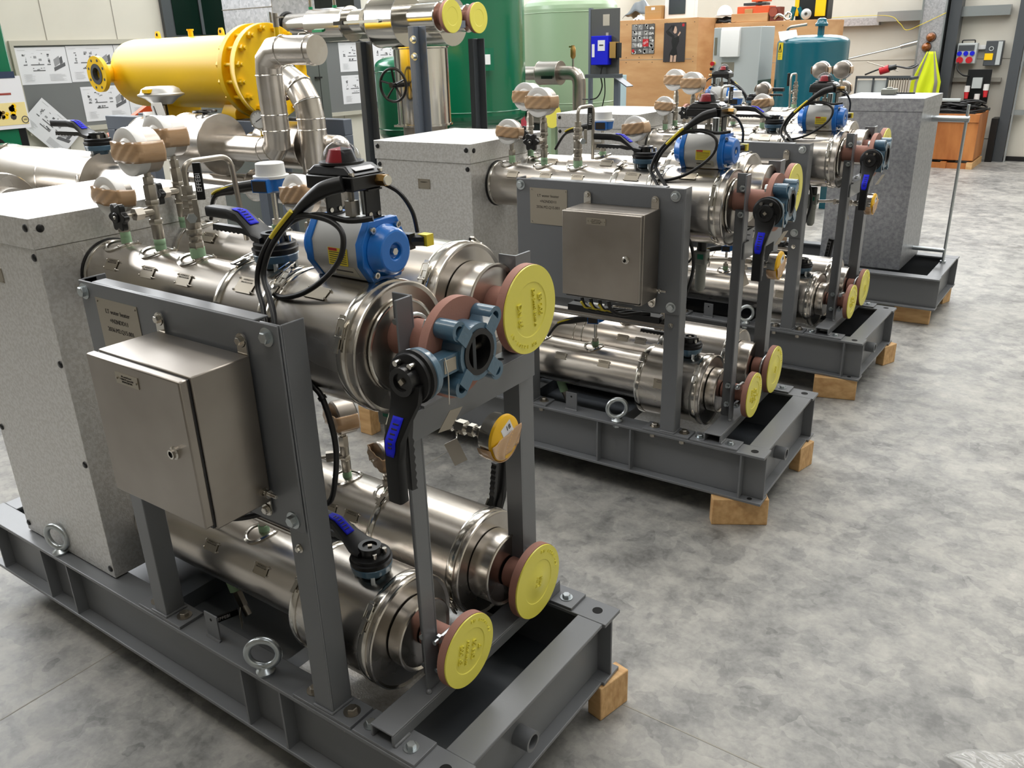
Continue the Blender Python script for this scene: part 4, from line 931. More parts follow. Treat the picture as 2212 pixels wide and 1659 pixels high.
def conduit():
    t = T('cable_tray', 'steel strut with black cable trunking under the cabinet of the {S} skid', 'cable tray', (-0.63, 0.04, 0.37), 'cable trays')
    MB().box(-0.93, -0.385, 0.072, 0.100, 0.368, 0.388, STEELD).box(-0.93, -0.385, 0.070, 0.102, 0.374, 0.378, STEELB).build('strut', t)
    MB().box(-0.80, -0.43, 0.066, 0.105, 0.3885, 0.412, RUB).prism([(0, -0.010), (0.03, 0.006), (0.05, 0.006), (0.05, 0.014), (0.02, 0.014)], (-0.43, 0.066, 0.40), (1, 0, 0), (0, 0, 1), (0, 0.04, 0), RUB).build('trunking', t)
    for i, x in enumerate((-0.665, -0.63, -0.595, -0.56)):
        MB().tube(crom([(x, -0.07, 0.492), (x + 0.004, -0.055, 0.455), (x + 0.02, 0.0, 0.425), (x + 0.05, 0.06, 0.418), (x + 0.09, 0.08, 0.416)], 6), 0.0065, RUB, 10).build('cable', t)
        if i < 3: MB().tube([(x + 0.001, -0.076, 0.475), (x + 0.006, -0.058, 0.452), (x + 0.018, -0.012, 0.432)], 0.0045, YEL, 6).build('cable_marker', t)
conduit()
def side_cable():
    mb = MB().tube(crom([(-0.40, 0.10, 0.745), (-0.375, 0.105, 0.715), (-0.358, 0.105, 0.70), (-0.336, 0.10, 0.66), (-0.328, 0.10, 0.605), (-0.337, 0.10, 0.542), (-0.364, 0.10, 0.471), (-0.41, 0.09, 0.45)], 7), 0.0058, RUB, 10)
    mb.cyl((-0.357, 0.104, 0.70), (-0.352, 0.104, 0.694), 0.0085, BLACK, 10)
    tag(mb.build('black_cable'), 'black cable bulging out past the right post of the {S} skid', 'cable', 'skid cables')
side_cable()
def drain_valve():
    x, y = -0.90, 0.19
    t = T('ball_valve', 'small drain valve with black lever under the lower front pipe of the {S} skid', 'valve', (x, y, -0.09), 'drain valves')
    MB().cyl((x - 0.01, y, 0.045), (x + 0.01, y, -0.005), 0.017, GREENT, 18).build('green_tape', t)
    MB().cyl((x + 0.008, y, -0.0), (x + 0.03, y, -0.045), 0.013, NUT, 6).cyl((x + 0.02, y, -0.03), (x + 0.045, y, -0.07), 0.011, NUT, 14).build('valve_body', t)
    MB().obox((x + 0.072, y - 0.04, -0.045), (0.7, -0.6, 0.1), (0, 0, 1), (0.6, 0.7, 0), 0.038, 0.048, 0.001, LABEL).text('+N2NDD11', (x + 0.0708, y - 0.0412, -0.03), (0.7, -0.6, 0.1), (0, 0, 1), 0.007, INK).build('hanging_tag', t)
    lv = MB().obox((x - 0.002, y - 0.04, -0.07), (-0.6, -0.7, -0.25), (0, 0, 1), (0.7, -0.6, 0), 0.075, 0.018, 0.006, BLACK).build('lever', t)
    MB().text('EFFEBI', (x - 0.0, y - 0.0445, -0.07), (0.6, 0.7, 0.25), (0, 0, 1), 0.013, INKW).build('lettering', lv)
drain_valve()
CUR = None

# ------------------------------------------------------------------ copies of the skid
GALVD = mat('mottled galvanised sheet', (164, 166, 170), 0.4, 0.8)
f = noise(GALVD, coord(GALVD), 42, 4, 0.7); LK(GALVD, ramp(GALVD, f, [(0.35, rgb(140, 142, 147)), (0.65, rgb(176, 178, 182))]), bsdf(GALVD).inputs['Base Color'])
def place(k, tx, ty, yaw, word, skip=()):
    Mk = Matrix.Translation((tx, ty, 0)) @ Matrix.Rotation(yaw, 4, 'Z')
    for o, lab in REG:
        if any(s in lab for s in skip): continue
        c = copy_tree(o); c.matrix_world = Mk @ Matrix.Translation(o.location) @ o.rotation_euler.to_matrix().to_4x4()
        if o.type == 'MESH': c.location = Mk.to_translation(); c.rotation_euler = (0, 0, yaw)
        else: c.location = Mk @ V(o.location); c.rotation_euler = (0, 0, yaw)
        c['label'] = lab.replace('{S}', word)
        if k == 4 and 'insulated' in c.name:
            c['label'] = 'tall mottled galvanised sheet box at the right end of the farthest skid'
            for ch in c.children:
                if len(ch.data.materials) == 1 and ch.data.materials[0] == STUCCO: ch.data = ch.data.copy(); ch.data.materials[0] = GALVD
place(2, 0.01665, 1.6455, 0.0288, 'second')
place(3, -0.0046, 2.9860, -0.0032, 'third', skip=('drain valve',))
place(4, -1.83, 4.985, PI, 'farthest', skip=('drain valve', 'control cabinet', 'mounting plate', 'cable', 'yellow faced', 'cap ', 'hanging down', 'lower', 'air filter', 'under the wide'))

# ------------------------------------------------------------------ timber blocks under the frames
def block(x, y, l, w, rz, label, g='timber blocks under the skids'):
    mb = MB(); h = 0.1027
    mb.box(-l / 2, l / 2, -w / 2, w / 2, 0, h, WOOD)
    me = mb; o = T('timber_block', label, 'wood block', (x, y, F), g)
    me.v = [Matrix.Rotation(rz, 3, 'Z') @ p + V((x, y, F)) for p in me.v]
    me.build('block', o, bevel=0.003)
block(-0.012, 0.632, 0.105, 0.045, 1.35, 'pine block under the rear right corner of the nearest skid')
block(-0.10, 0.05, 0.17, 0.045, 0.4, 'pine block under the front right corner of the nearest skid')
block(-0.068, 1.679, 0.195, 0.045, 0.55, 'pine block under the front right corner of the second skid')
block(-0.016, 2.215, 0.10, 0.045, 1.35, 'pine block under the rear right corner of the second skid')
block(-0.107, 3.0, 0.19, 0.045, 0.29, 'pine block under the front right corner of the third skid')
block(-0.012, 3.60, 0.10, 0.045, 1.2, 'pine block under the rear right corner of the third skid')
block(-0.047, 4.397, 0.197, 0.045, 0.05, 'pine block under the front right corner of the farthest skid')
block(0.035, 4.92, 0.10, 0.045, 1.3, 'pine block under the rear right corner of the farthest skid')
block(-1.78, 1.68, 0.15, 0.045, 1.3, 'pine block under the left end of the second skid')

# ------------------------------------------------------------------ pipe skid with yellow vessel, left background
def shell(mb, x0, x1, y, z, r, m=STEEL, lip=True, seg=48):
    pr = [(0, r * 0.6), (0, r + 0.002), (0.004, r + 0.004), (0.008, r), (x1 - x0 - 0.008, r), (x1 - x0 - 0.004, r + 0.004), (x1 - x0, r + 0.002), (x1 - x0, r * 0.5)]
    return mb.lathe((x0, y, z), (1, 0, 0), pr, m, seg)
def vessel():
    y, z, r = 2.2, 1.222, 0.187
    t = T('filter_vessel', 'glossy yellow horizontal pressure vessel with bolted flange, raised behind the nearest skid', 'vessel', (-3.5, y, 1.0))
    pr = [(0.0, 0.001), (0.004, 0.07), (0.02, 0.12), (0.05, 0.16), (0.09, 0.182), (0.13, r), (1.22, r)]
    MB().lathe((-4.20, y, z), (1, 0, 0), pr, VYEL, 56).build('shell', t, ang=50)
    for x, xb in ((-3.045, -3.01), (-2.945, -2.905)):
        MB().lathe((x, y, z), (1, 0, 0), [(0, 0.235), (xb - x, 0.235)], VYEL, 56).build('flange', t, bevel=0.002)
    mb = MB()
    for k in range(16):
        a = 2 * PI * (k + 0.5) / 16; c = V((-3.05, y + math.cos(a) * 0.212, z + math.sin(a) * 0.212))
        MB().cyl(c - V((0.012, 0, 0)), c + V((0.185, 0, 0)), 0.0095, VYEL, 8).cyl(c - V((0.018, 0, 0)), c + V((0.005, 0, 0)), 0.017, VYEL, 6).cyl(c + V((0.145, 0, 0)), c + V((0.168, 0, 0)), 0.018, VYEL, 6).build('stud_bolt', t)
    mb = MB().lathe((-4.12, 2.06, z + 0.005), (0, -1, 0), [(0, 0.05), (0.10, 0.05), (0.10, 0.098), (0.125, 0.098), (0.125, 0.055), (0.1, 0.05)], VYEL, 36)
    for k in range(8): a = 2 * PI * (k + 0.5) / 8; mb.cyl((-4.12 + math.cos(a) * 0.078, 1.934, z + 0.005 + math.sin(a) * 0.078), (-4.12 + math.cos(a) * 0.078, 1.945, z + 0.005 + math.sin(a) * 0.078), 0.008, DGRAY, 8)
    mb.lathe((-4.12, 1.935, z + 0.005), (0, -1, 0), [(0, 0.056), (0.003, 0.056), (0.003, 0.035), (-0.03, 0.033), (-0.1, 0.033)], DGRAY, 30, False, True)
    mb.build('inlet_nozzle', t)
    for x in (-3.86, -3.28):
        mb = MB().prism([(-0.022, 0), (0.022, 0), (0.018, 0.03), (0.010, 0.042), (-0.010, 0.042), (-0.018, 0.03)], (x, y - 0.006, z + r - 0.006), (1, 0, 0), (0, 0, 1), (0, 0.012, 0), VYEL)
        mb.cyl((x, y - 0.0065, z + r + 0.018), (x, y + 0.0065, z + r + 0.018), 0.009, VOID, 12); mb.build('lifting_lug', t)
    MB().cyl((-3.55, y, z + r - 0.005), (-3.55, y, z + r + 0.03), 0.014, VYEL, 14).cyl((-3.55, y, z + r + 0.03), (-3.55, y, z + r + 0.038), 0.019, VYEL, 14).build('top_nozzle', t)
    for x in (-3.22, -3.85): MB().prism([(-0.12, -0.235), (0.12, -0.235), (0.12, -0.2), (0.07, -0.12), (-0.07, -0.12), (-0.12, -0.2)], (x, y, z), (0, 1, 0), (0, 0, 1), (0.12, 0, 0), VYEL).build('saddle', t, bevel=0.004)
vessel()
def vstand():
    t = T('vessel_stand', 'blue-grey steel frame carrying the yellow vessel', 'stand', (-3.5, 2.2, F))
    MB().box(-4.34, -2.5, 2.06, 2.14, 0.905, 0.985, BGRAY).box(-4.34, -2.5, 2.28, 2.34, 0.905, 0.985, BGRAY).build('top_beam', t, bevel=0.004)
    for x, y in ((-4.34, 2.06), (-3.68, 2.06), (-2.58, 2.06), (-4.34, 2.28), (-2.58, 2.28)): MB().box(x, x + 0.08, y, y + 0.06, F, 0.905, BGRAY).build('leg', t, bevel=0.003)
    mb = MB().cyl((-3.66, 2.055, 0.83), (-3.66, 2.059, 0.83), 0.012, VOID, 12); mb.build('hole', t)
vstand()
def bg_pipes():
    t = T('clad_pipe', 'clad pipe with drum sections and an upturned elbow in front of the yellow vessel', 'pipe', (-2.8, 1.8, F), 'clad background pipes')
    mb = shell(MB(), -3.13, -2.86, 1.8, 0.895, 0.145); mb.build('valve_cladding', t)
    MB().lathe((-2.86, 1.8, 0.885), (1, 0, 0), [(0, 0.062), (0.32, 0.062)], STEEL, 40).build('pipe_cladding', t)
    p = [V((-2.54, 1.8, 0.885)), V((-2.47, 1.79, 0.89)), V((-2.425, 1.78, 0.925)), V((-2.41, 1.77, 0.98)), V((-2.40, 1.76, 1.22)), V((-2.385, 1.755, 1.28)), V((-2.33, 1.75, 1.318)), V((-2.27, 1.75, 1.322)), V((-2.06, 1.75, 1.318))]
    MB().tube(p, 0.060, STEEL, 36).build('elbow_pipe', t, ang=12)
    for c_0, q_ in ((p[0], (1, 0, 0)), (p[1], (1, 0, 0.3)), (p[3], (0, 0, 1)), (p[4], (0, 0, 1)), (p[7], (1, 0, 0)), ((-2.405, 1.765, 1.05), (0, 0, 1)), ((-2.09, 1.75, 1.318), (1, 0, 0))): MB().torus(c_0, q_, 0.0608, 0.003, STEELB, 36, 6).build('cladding_bead', t)
    MB().cyl((-2.30, 1.75, 1.378), (-2.30, 1.75, 1.415), 0.012, VYEL, 14).build('yellow_nozzle', t)
    MB().cyl((-2.30, 1.75, 1.415), (-2.30, 1.75, 1.47), 0.013, NUT, 12).box(-2.285, -2.25, 1.745, 1.755, 1.45, 1.456, NUT).build('vent_valve', t)
    MB().cyl((-2.55, 1.8, 0.94), (-2.55, 1.8, 0.975), 0.009, VYEL, 12).cyl((-2.55, 1.8, 0.97), (-2.55, 1.75, 1.0), 0.005, NUT, 8).build('yellow_tapping', t)
    mb = MB()
    for k in range(5): a = k * PI / 2.5; mb.obox((-2.97 + 0.03 * math.cos(a), 1.8 + 0.03 * math.sin(a), 1.052), (math.cos(a), math.sin(a), 0), (-math.sin(a), math.cos(a), 0), (0, 0, 1), 0.06, 0.01, 0.008, BLACK)
    mb.cyl((-2.97, 1.8, 1.035), (-2.97, 1.8, 1.06), 0.012, BLACK, 12).torus((-2.97, 1.8, 1.052), (0, 0, 1), 0.055, 0.006, BLACK, 24, 6); mb.build('handwheel', t)
    MB().box(-2.60, -2.54, 1.77, 1.83, F, 0.82, BGRAY).build('support_leg', t)
    t = T('dial_gauge', 'round white dial gauge on the clad pipe below the yellow vessel', 'gauge', (-2.47, 1.72, 0.95))
    MB().lathe((-2.475, 1.73, 1.028), (0.45, -1, 0), [(-0.03, 0.036), (0, 0.040), (0.004, 0.042), (0.004, 0.037), (0.001, 0.036)], STEELB, 32, True, False).build('gauge_case', t)
    d_ = V((0.45, -1, 0)).normalized(); c_0 = V((-2.475, 1.73, 1.028)) + d_ * 0.001
    mb = MB().lathe(c_0, d_, [(0, 0.0365), (0.0006, 0.0365)], WHITEP, 30)
    for k in range(10): a = -0.6 + k * 0.48; u_ = V((-d_.y, d_.x, 0)); mb.obox(c_0 + d_ * 0.001 + u_ * math.cos(a) * 0.030 + V((0, 0, 1)) * math.sin(a) * 0.030, u_ * math.cos(a) + V((0, 0, math.sin(a))), d_, u_, 0.007, 0.0005, 0.0015, INK)
    mb.obox(c_0 + d_ * 0.0015, (-0.8, -0.4, -0.5), d_, (0.3, 0.3, -0.9), 0.035, 0.0006, 0.003, INK); mb.build('dial_face', t)
    MB().cyl((-2.475, 1.745, 0.985), (-2.52, 1.78, 0.96), 0.006, NUT, 10).build('stem', t)
    t = T('clad_pipe', 'clad pipe curving down with a rust brown flange beside the yellow flange', 'pipe', (-2.35, 1.95, F), 'clad background pipes')
    p = [V((-2.62, 2.02, 1.19)), V((-2.54, 1.99, 1.19)), V((-2.44, 1.96, 1.155)), V((-2.385, 1.95, 1.09)), V((-2.37, 1.95, 1.02)), V((-2.37, 1.95, 0.30))]
    MB().tube(p, 0.066, STEEL, 36).build('elbow_pipe', t, ang=12)
    for c_0, q_ in ((p[1], (1, 0, -0.2)), (p[2], (1, 0, -1)), (p[3], (0.4, 0, -1)), (p[4], (0, 0, 1)), ((-2.37, 1.95, 0.97), (0, 0, 1))): MB().torus(c_0, q_, 0.0668, 0.003, STEELB, 36, 6).build('cladding_bead', t)
    mb = MB().lathe((-2.66, 2.03, 1.19), (1, -0.2, 0), [(0, 0.10), (0.03, 0.10)], mat('rust brown paint', (70, 34, 30), 0.5), 36)
    for k in range(6): a = k * PI / 3 + 0.4; mb.ball((-2.62, 2.025 + 0.082 * math.cos(a), 1.19 + 0.082 * math.sin(a)), 0.012, NUT, 8, 6)
    mb.build('brown_flange', t)
    t = T('clad_pipe', 'clad drum seen between the upright clad pipes near the yellow vessel', 'pipe', (-2.7, 2.0, 0.7), 'clad background pipes')
    shell(MB(), -2.78, -2.46, 2.02, 0.88, 0.115).build('valve_cladding', t)
    MB().tube(fillet([(-2.9, 2.02, 0.88), (-2.28, 2.02, 0.88)], .1), 0.06, STEEL, 30).ball((-2.28, 2.02, 0.88), 0.06, STEEL, 20, 12).build('pipe_cladding', t)
    t = T('clad_pipe', 'short clad drum under the left end of the grey vessel frame', 'pipe', (-3.6, 1.85, 0.7), 'clad background pipes')
    shell(MB(), -3.62, -3.36, 1.85, 0.90, 0.105).build('valve_cladding', t); MB().cyl((-3.75, 1.85, 0.9), (-3.1, 1.85, 0.9), 0.058, STEEL, 30).build('pipe_cladding', t)
    mb = MB().torus((-3.46, 1.85, 1.015), (0, 0, 1), 0.055, 0.006, BLACK, 24, 6).cyl((-3.46, 1.85, 1.0), (-3.46, 1.85, 1.02), 0.02, BLACK, 12)
    for k in range(5): a = k * PI / 2.5; mb.obox((-3.46 + 0.03 * math.cos(a), 1.85 + 0.03 * math.sin(a), 1.015), (math.cos(a), math.sin(a), 0), (-math.sin(a), math.cos(a), 0), (0, 0, 1), 0.055, 0.01, 0.008, BLACK)
    mb.build('handwheel', t)
    t = T('clad_pipe', 'lower clad pipe with a dark collar running behind the bent vent pipe', 'pipe', (-3.0, 1.9, 0.6), 'clad background pipes')
    MB().cyl((-3.28, 1.9, 0.70), (-2.72, 1.9, 0.69), 0.052, STEEL, 36).build('pipe_cladding', t); shell(MB(), -2.78, -2.2, 1.9, 0.69, 0.078).build('end_drum', t)
    MB().lathe((-3.30, 1.9, 0.70), (1, 0, 0), [(0, 0.055), (0.02, 0.06), (0.02, 0.04)], mat('dark rust', (66, 40, 32), 0.6), 30).build('pipe_end', t)
    t = T('control_valve', 'grey diaphragm control valve actuator with white positioner under the yellow vessel', 'valve', (-3.43, 1.88, 0.9))
    MB().lathe((-3.437, 1.88, 1.075), (0, 0, 1), [(0, 0.05), (0.03, 0.085), (0.045, 0.118), (0.052, 0.118), (0.058, 0.105), (0.078, 0.095), (0.09, 0.07), (0.092, 0.01)], SILV, 44).build('diaphragm_housing', t)
    MB().obox((-3.41, 1.785, 1.145), (1, 0, 0), (0, 0, 1), (0, 1, 0), 0.05, 0.018, 0.03, VYEL).build('yellow_label', t)
    MB().cyl((-3.437, 1.88, 0.96), (-3.437, 1.88, 1.08), 0.022, BLACK, 16).cyl((-3.40, 1.86, 0.93), (-3.40, 1.86, 1.07), 0.008, NUT, 10).build('yoke', t)
    MB().obox((-3.44, 1.80, 1.0), (1, -0.5, -0.15), (0.2, 0, 1), (0.5, 1, 0), 0.10, 0.07, 0.07, WHITEP).obox((-3.33, 1.78, 1.04), (0.9, -0.5, 0.35), (-0.35, 0, 1), (0.5, 1, 0), 0.07, 0.085, 0.05, WHITEP).obox((-3.315, 1.752, 1.045), (0.9, -0.5, 0.35), (-0.35, 0, 1), (0.5, 1, 0), 0.028, 0.06, 0.004, BLACK).build('positioner', t, bevel=0.006)
bg_pipes()
def left_pipe():
    y, z, r = 1.4, 0.735, 0.150
    t = T('clad_pipe', 'wide clad pipe with lever valve at the far left behind the nearest box', 'pipe', (-3.7, y, F), 'clad background pipes')
    MB().lathe((-4.20, y, z), (1, 0, 0), [(0, 0.1), (0, r + 0.002), (0.008, r + 0.004), (0.012, r), (0.50, r), (0.503, r + 0.002), (0.51, r), (0.93, r), (0.935, r + 0.004), (0.945, r + 0.002), (0.945, 0.08)], STEEL, 56).build('valve_cladding', t, ang=30)
    mb = MB(); clip(mb, -4.19, y, z, r, 1.9); clip(mb, -3.27, y, z, r, 1.6); clip(mb, -3.27, y, z, r, 3.0); mb.build('band_latches', t)
    p = fillet([(-3.26, y, z), (-2.95, y, z), (-2.85, y - 0.05, z - 0.3)], 0.15, 3); MB().tube(p, 0.098, STEEL, 40).build('elbow_pipe', t, ang=12)
    MB().box(-3.9, -3.8, y - 0.05, y + 0.05, F, z - 0.14, BGRAY).build('support_leg', t)
    t2 = T('butterfly_valve', 'black lever valve with blue sticker on the wide clad pipe at the far left', 'valve', (-3.29, 1.4, 0.9), 'valves with black locking levers')
    lever_parts(t2, hub_matrix((-3.29, 1.4, 0.952), (0, 0, 1), (-1, -0.1, 0)) @ Matrix.Scale(1.45, 4), 0.22)
    MB().cyl((-3.29, 1.4, 0.86), (-3.29, 1.4, 0.9), 0.035, BLUED, 16).build('valve_neck', t2)
    t = T('clad_pipe', 'clad elbow cut off by the left picture edge', 'pipe', (-3.55, 1.0, F), 'clad background pipes')
    MB().lathe((-3.9, 1.0, 0.66), (1, 0, 0), [(0, 0.16), (0.38, 0.16), (0.385, 0.165), (0.39, 0.16), (0.39, 0.1), (0.5, 0.1)], STEEL, 48).build('valve_cladding', t)
    MB().box(-3.75, -3.65, 0.95, 1.05, F, 0.51, BGRAY).build('support_leg', t)
    t = T('orange_bar', 'orange painted bar leaning behind the wide clad pipe', 'bar', (-4.0, 2.0, F))
    MB().obox((-4.9, 2.3, 0.76), (0.25, 1, 0.62), (1, 0, 0), (0, -0.6, 1), 0.9, 0.05, 0.05, ORANGE).build('bar', t)
    MB().box(-4.96, -4.90, 2.22, 2.28, F, 0.60, DGRAY).build('leg', t)
left_pipe()
# ------------------------------------------------------------------ tall frame with high pipes
def tall():
    t = T('tall_pipe_stand', 'tall blue-grey steel posts carrying the high clad pipes', 'stand', (-2.8, 3.2, F))
    for x, y, m, top in ((-2.625, 3.0, BGRAY, 1.43), (-3.11, 3.06, DGRAY, 1.36), (-2.68, 3.62, DGRAY, 1.36), (-3.93, 3.02, BGRAY, 1.39)):
        MB().box(x - 0.035, x + 0.0, y, y + 0.006, F, top, m).box(x, x + 0.006, y, y + 0.05, F, top, m).box(x + 0.006, x + 0.058, y + 0.044, y + 0.05, F, top, m).build('post', t, bevel=0.002)
    MB().box(-4.0, -2.58, 3.38, 3.43, 1.42, 1.46, BGRAY).build('rail', t)
    mb = MB()
    for z in (1.36, 1.27): mb.bolt((-2.62, 3.0, z), (0, -1, 0), 0.014, 0.02, ZINC)
    mb.bolt((-3.91, 3.02, 1.30), (0, -1, 0), 0.014, 0.02, ZINC); mb.build('bolts', t)
    for y, xe, lab, x0 in ((3.2, -2.49, 'high front clad pipe ending in a yellow capped flange against the green tank', -3.92), (3.62, -2.62, 'high rear clad pipe ending in a yellow capped flange against the green tank', -3.9)):
        t = T('clad_pipe', lab, 'pipe', (-3.1, y, 1.4), 'clad background pipes')
        z = 1.478
        mb = MB().lathe((x0, y, z), (1, 0, 0), [(0, 0.07), (0.30, 0.072), (0.303, 0.076), (0.31, 0.072), (0.75, 0.072)], STEELB, 44); mb.build('pipe_cladding', t, ang=30)
        MB().lathe((x0 + 0.22, y, z - 0.01), (1, 0, 0), [(0, 0.05), (0.06, 0.1), (0.38, 0.1), (0.4, 0.105)], STEELB, 44).build('drum', t, ang=30)
        shell(MB(), -3.06, -2.83, y, z - 0.01, 0.145, STEELB).build('valve_cladding', t, ang=30)
        MB().lathe((-2.83, y, z), (1, 0, 0), [(0, 0.078), (xe + 0.83 + 2 - 0.09, 0.078), (xe + 2.83 - 0.085, 0.082), (xe + 2.83 - 0.08, 0.078)], STEELB, 44).build('end_sleeve', t, ang=30)
        MB().lathe((xe - 0.09, y, z), (1, 0, 0), [(0, 0.045), (0.06, 0.045), (0.06, 0.088), (0.085, 0.088)], PRIMER, 40).build('weld_neck_flange', t)
        c = T('flange_cap', ('front' if y < 3.4 else 'rear') + ' yellow plastic cap on the high clad pipes, before the green tank', 'cap', (xe, y, z), 'yellow flange caps')
        MB().lathe((xe - 0.0045, y, z), (1, 0, 0), [(0, 0.09), (0.004, 0.088), (0.004, 0.05), (0.003, 0.048), (0.003, 0.001)], CAPY, 44).build('cap_disc', c, ang=25)
    t = T('valve_lever', 'long flat valve lever with black grip along the high clad pipe', 'lever', (-3.1, 3.1, 1.45))
    MB().box(-3.22, -2.92, 3.045, 3.05, 1.462, 1.477, ZINC).cyl((-2.93, 3.04, 1.47), (-2.93, 3.06, 1.47), 0.012, ZINC, 6).build('arm', t); MB().box(-3.30, -3.22, 3.04, 3.055, 1.458, 1.48, BLACK).build('grip', t)
    t = T('drain_hose', 'thin bent drain tube with green valve handle hanging at the high pipe', 'tube', (-3.6, 3.08, 1.2))
    MB().tube(fillet([(-3.62, 3.1, 1.425), (-3.67, 3.08, 1.425), (-3.67, 3.08, 1.15)], 0.02), 0.005, NUT, 8).build('tube', t); MB().box(-3.55, -3.46, 3.09, 3.105, 1.425, 1.44, mat('green rubber', (20, 140, 90), 0.4)).build('handle', t)
    for x in (-3.66, -3.44): tg = T('tapping_valve', ('left' if x < -3.5 else 'right') + ' green taped tapping valve on top of the high clad pipe', 'valve', (x, 3.2, 1.55), 'tapping valves'); MB().cyl((x, 3.2, 1.545), (x, 3.2, 1.58), 0.014, mat('green tape', (20, 150, 100), 0.5), 14).build('tape', tg); MB().cyl((x, 3.2, 1.58), (x, 3.2, 1.68), 0.011, NUT, 10).build('stem', tg)
    t = T('upright_drum', 'polished upright cylinder standing under the high clad pipes', 'drum', (-2.87, 3.34, F))
    MB().lathe((-2.87, 3.34, 0.86), (0, 0, 1), [(0, 0.1), (0, 0.176), (0.012, 0.176), (0.013, 0.168), (0.45, 0.168), (0.455, 0.176), (0.463, 0.176), (0.463, 0.13)], STEELB, 56).build('cladding', t, ang=30)
    MB().lathe((-2.87, 3.34, F), (0, 0, 1), [(0, 0.14), (1.15, 0.14)], STEELD, 44).build('lower_pipe', t)
    mb = MB(); mb.obox((-2.9, 3.13, 0.87), (1, 0, 0), (0, 0, 1), (0, 1, 0), 0.07, 0.012, 0.02, STEELB).build('latch', t)
    t = T('handwheel', 'black five spoke handwheel in front of the upright polished cylinder', 'wheel', (-2.87, 3.08, 1.0))
    mb = MB().torus((-2.87, 3.07, 1.112), (0.12, -1, 0), 0.094, 0.0085, BLACK, 44, 10); mb.build('rim', t)
    mb = MB()
    for k in range(5):
        a = k * 2 * PI / 5 + 0.35; e = V((math.cos(a), 0.12 * math.cos(a), math.sin(a)))
        mb.tube([V((-2.87, 3.085, 1.112)), V((-2.87, 3.075, 1.112)) + e * 0.05, V((-2.87, 3.07, 1.112)) + e * 0.09], 0.0065, BLACK, 8)
    mb.cyl((-2.87, 3.16, 1.112), (-2.87, 3.05, 1.112), 0.016, BLACK, 14); mb.build('spokes', t)
    # big grey cubicle and the cabinet behind
    t = T('grey_cubicle', 'tall dark grey steel cubicle between the yellow vessel and the drawings', 'cabinet', (-4.3, 3.9, F))
    MB().box(-4.9, -4.3, 3.2, 3.89, F, 1.39, mat('greenish grey paint', (104, 110, 106), 0.5)).build('body', t, bevel=0.003)
    mb = MB()
    for z in (1.13, 0.80): mb.obox((-4.29, 3.78, z), (0, 1, 0), (0, 0, 1), (1, 0, 0), 0.06, 0.012, 0.02, BLACK)
    mb.box(-4.3005, -4.2985, 3.80, 3.804, F + 0.1, 1.36, VOID); mb.build('door_latches', t)
    t = T('silver_cubicle', 'light silver sheet box behind the high clad pipes', 'cabinet', (-4.5, 3.4, 1.37))
    MB().box(-4.40, -3.89, 3.08, 3.45, 1.39, 1.95, GALV).build('body', t, bevel=0.003)
    mb = MB().box(-3.93, -3.915, 3.07, 3.08, 1.50, 1.56, ZINC).box(-4.40, -3.89, 3.075, 3.08, 1.59, 1.594, SEAM); mb.build('hinge', t)
    MB().torus((-3.888, 3.2, 1.478), (1, 0, 0), 0.078, 0.008, RUB, 32, 8).build('pipe_seal', t)
tall()
# ------------------------------------------------------------------ tanks
def tank(name, label, x, y, r, z0, z1, m, legs=True, dome=0.10, seam=True):
    t = T(name, label, 'tank', (x, y, F), 'upright tanks')
    n = 7; k = r * 0.45
    pr = [(0, 0.001)] + [(dome * (1 - math.cos(i / n * PI / 2)), r * math.sin(i / n * PI / 2) ** 0.6) for i in range(1, n + 1)]
    L = z1 - z0
    top = [(L - a, b) for a, b in pr[::-1]]
    mid = []
    if seam: mid = [(dome + 0.03, r), (dome + 0.034, r + 0.006), (dome + 0.04, r), (L - dome - 0.04, r), (L - dome - 0.034, r + 0.006), (L - dome - 0.03, r)]
    MB().lathe((x, y, z0), (0, 0, 1), pr + mid + top, m, 64).build('shell', t, ang=60)
    if legs:
        for k_ in range(3):
            a = k_ * 2 * PI / 3 + 0.5; px, py = x + math.cos(a) * r * 0.8, y + math.sin(a) * r * 0.8
            MB().box(px - 0.04, px + 0.04, py - 0.04, py + 0.04, F, z0 + dome, m).build('leg', t)
    return t
t = tank('green_tank', 'large dark green upright air tank behind the high clad pipes', -4.27, 5.6, 0.52, 0.60, 2.75, VGRN, dome=0.14)
MB().box(-3.83, -3.77, 5.24, 5.32, 1.12, 1.30, VGRN).box(-3.80, -3.75, 5.232, 5.24, 1.17, 1.25, WHITEP).build('name_plate', t)
t = tank('green_tank', 'smaller dark green upright tank at the left, partly behind the polished cylinder', -4.02, 4.5, 0.27, 0.60, 1.265, VGRN, dome=0.08)
MB().torus((-3.95, 4.1, 0.60), (0, 0, 1), 0.12, 0.011, BLACK, 30, 6).box(-4.07, -3.83, 4.09, 4.11, 0.59, 0.61, BLACK).box(-3.96, -3.94, 3.98, 4.22, 0.59, 0.61, BLACK).cyl((-3.95, 4.1, 0.3), (-3.95, 4.1, 0.61), 0.02, BLACK, 10).cyl((-3.95, 4.1, 0.3), (-3.95, 4.35, 0.3), 0.03, BLACK, 10).build('handwheel', t)
tank('pale_green_tank', 'pale green upright tank left of the plywood crates', -4.47, 7.7, 0.52, 0.52, 1.82, LGRN, dome=0.16)
t = tank('teal_tank', 'teal upright tank with warning label in front of the plywood crate', -1.79, 7.7, 0.325, 0.1, 1.33, TEAL, dome=0.07, seam=False)
MB().cyl((-1.70, 7.6, 1.32), (-1.70, 7.6, 1.40), 0.03, TEAL, 20).lathe((-1.70, 7.6, 1.40), (0, 0, 1), [(0, 0.055), (0.02, 0.058), (0.035, 0.045), (0.06, 0.04), (0.07, 0.02)], TEAL, 24).build('top_valve', t)
mb = MB(); a0 = 3.95
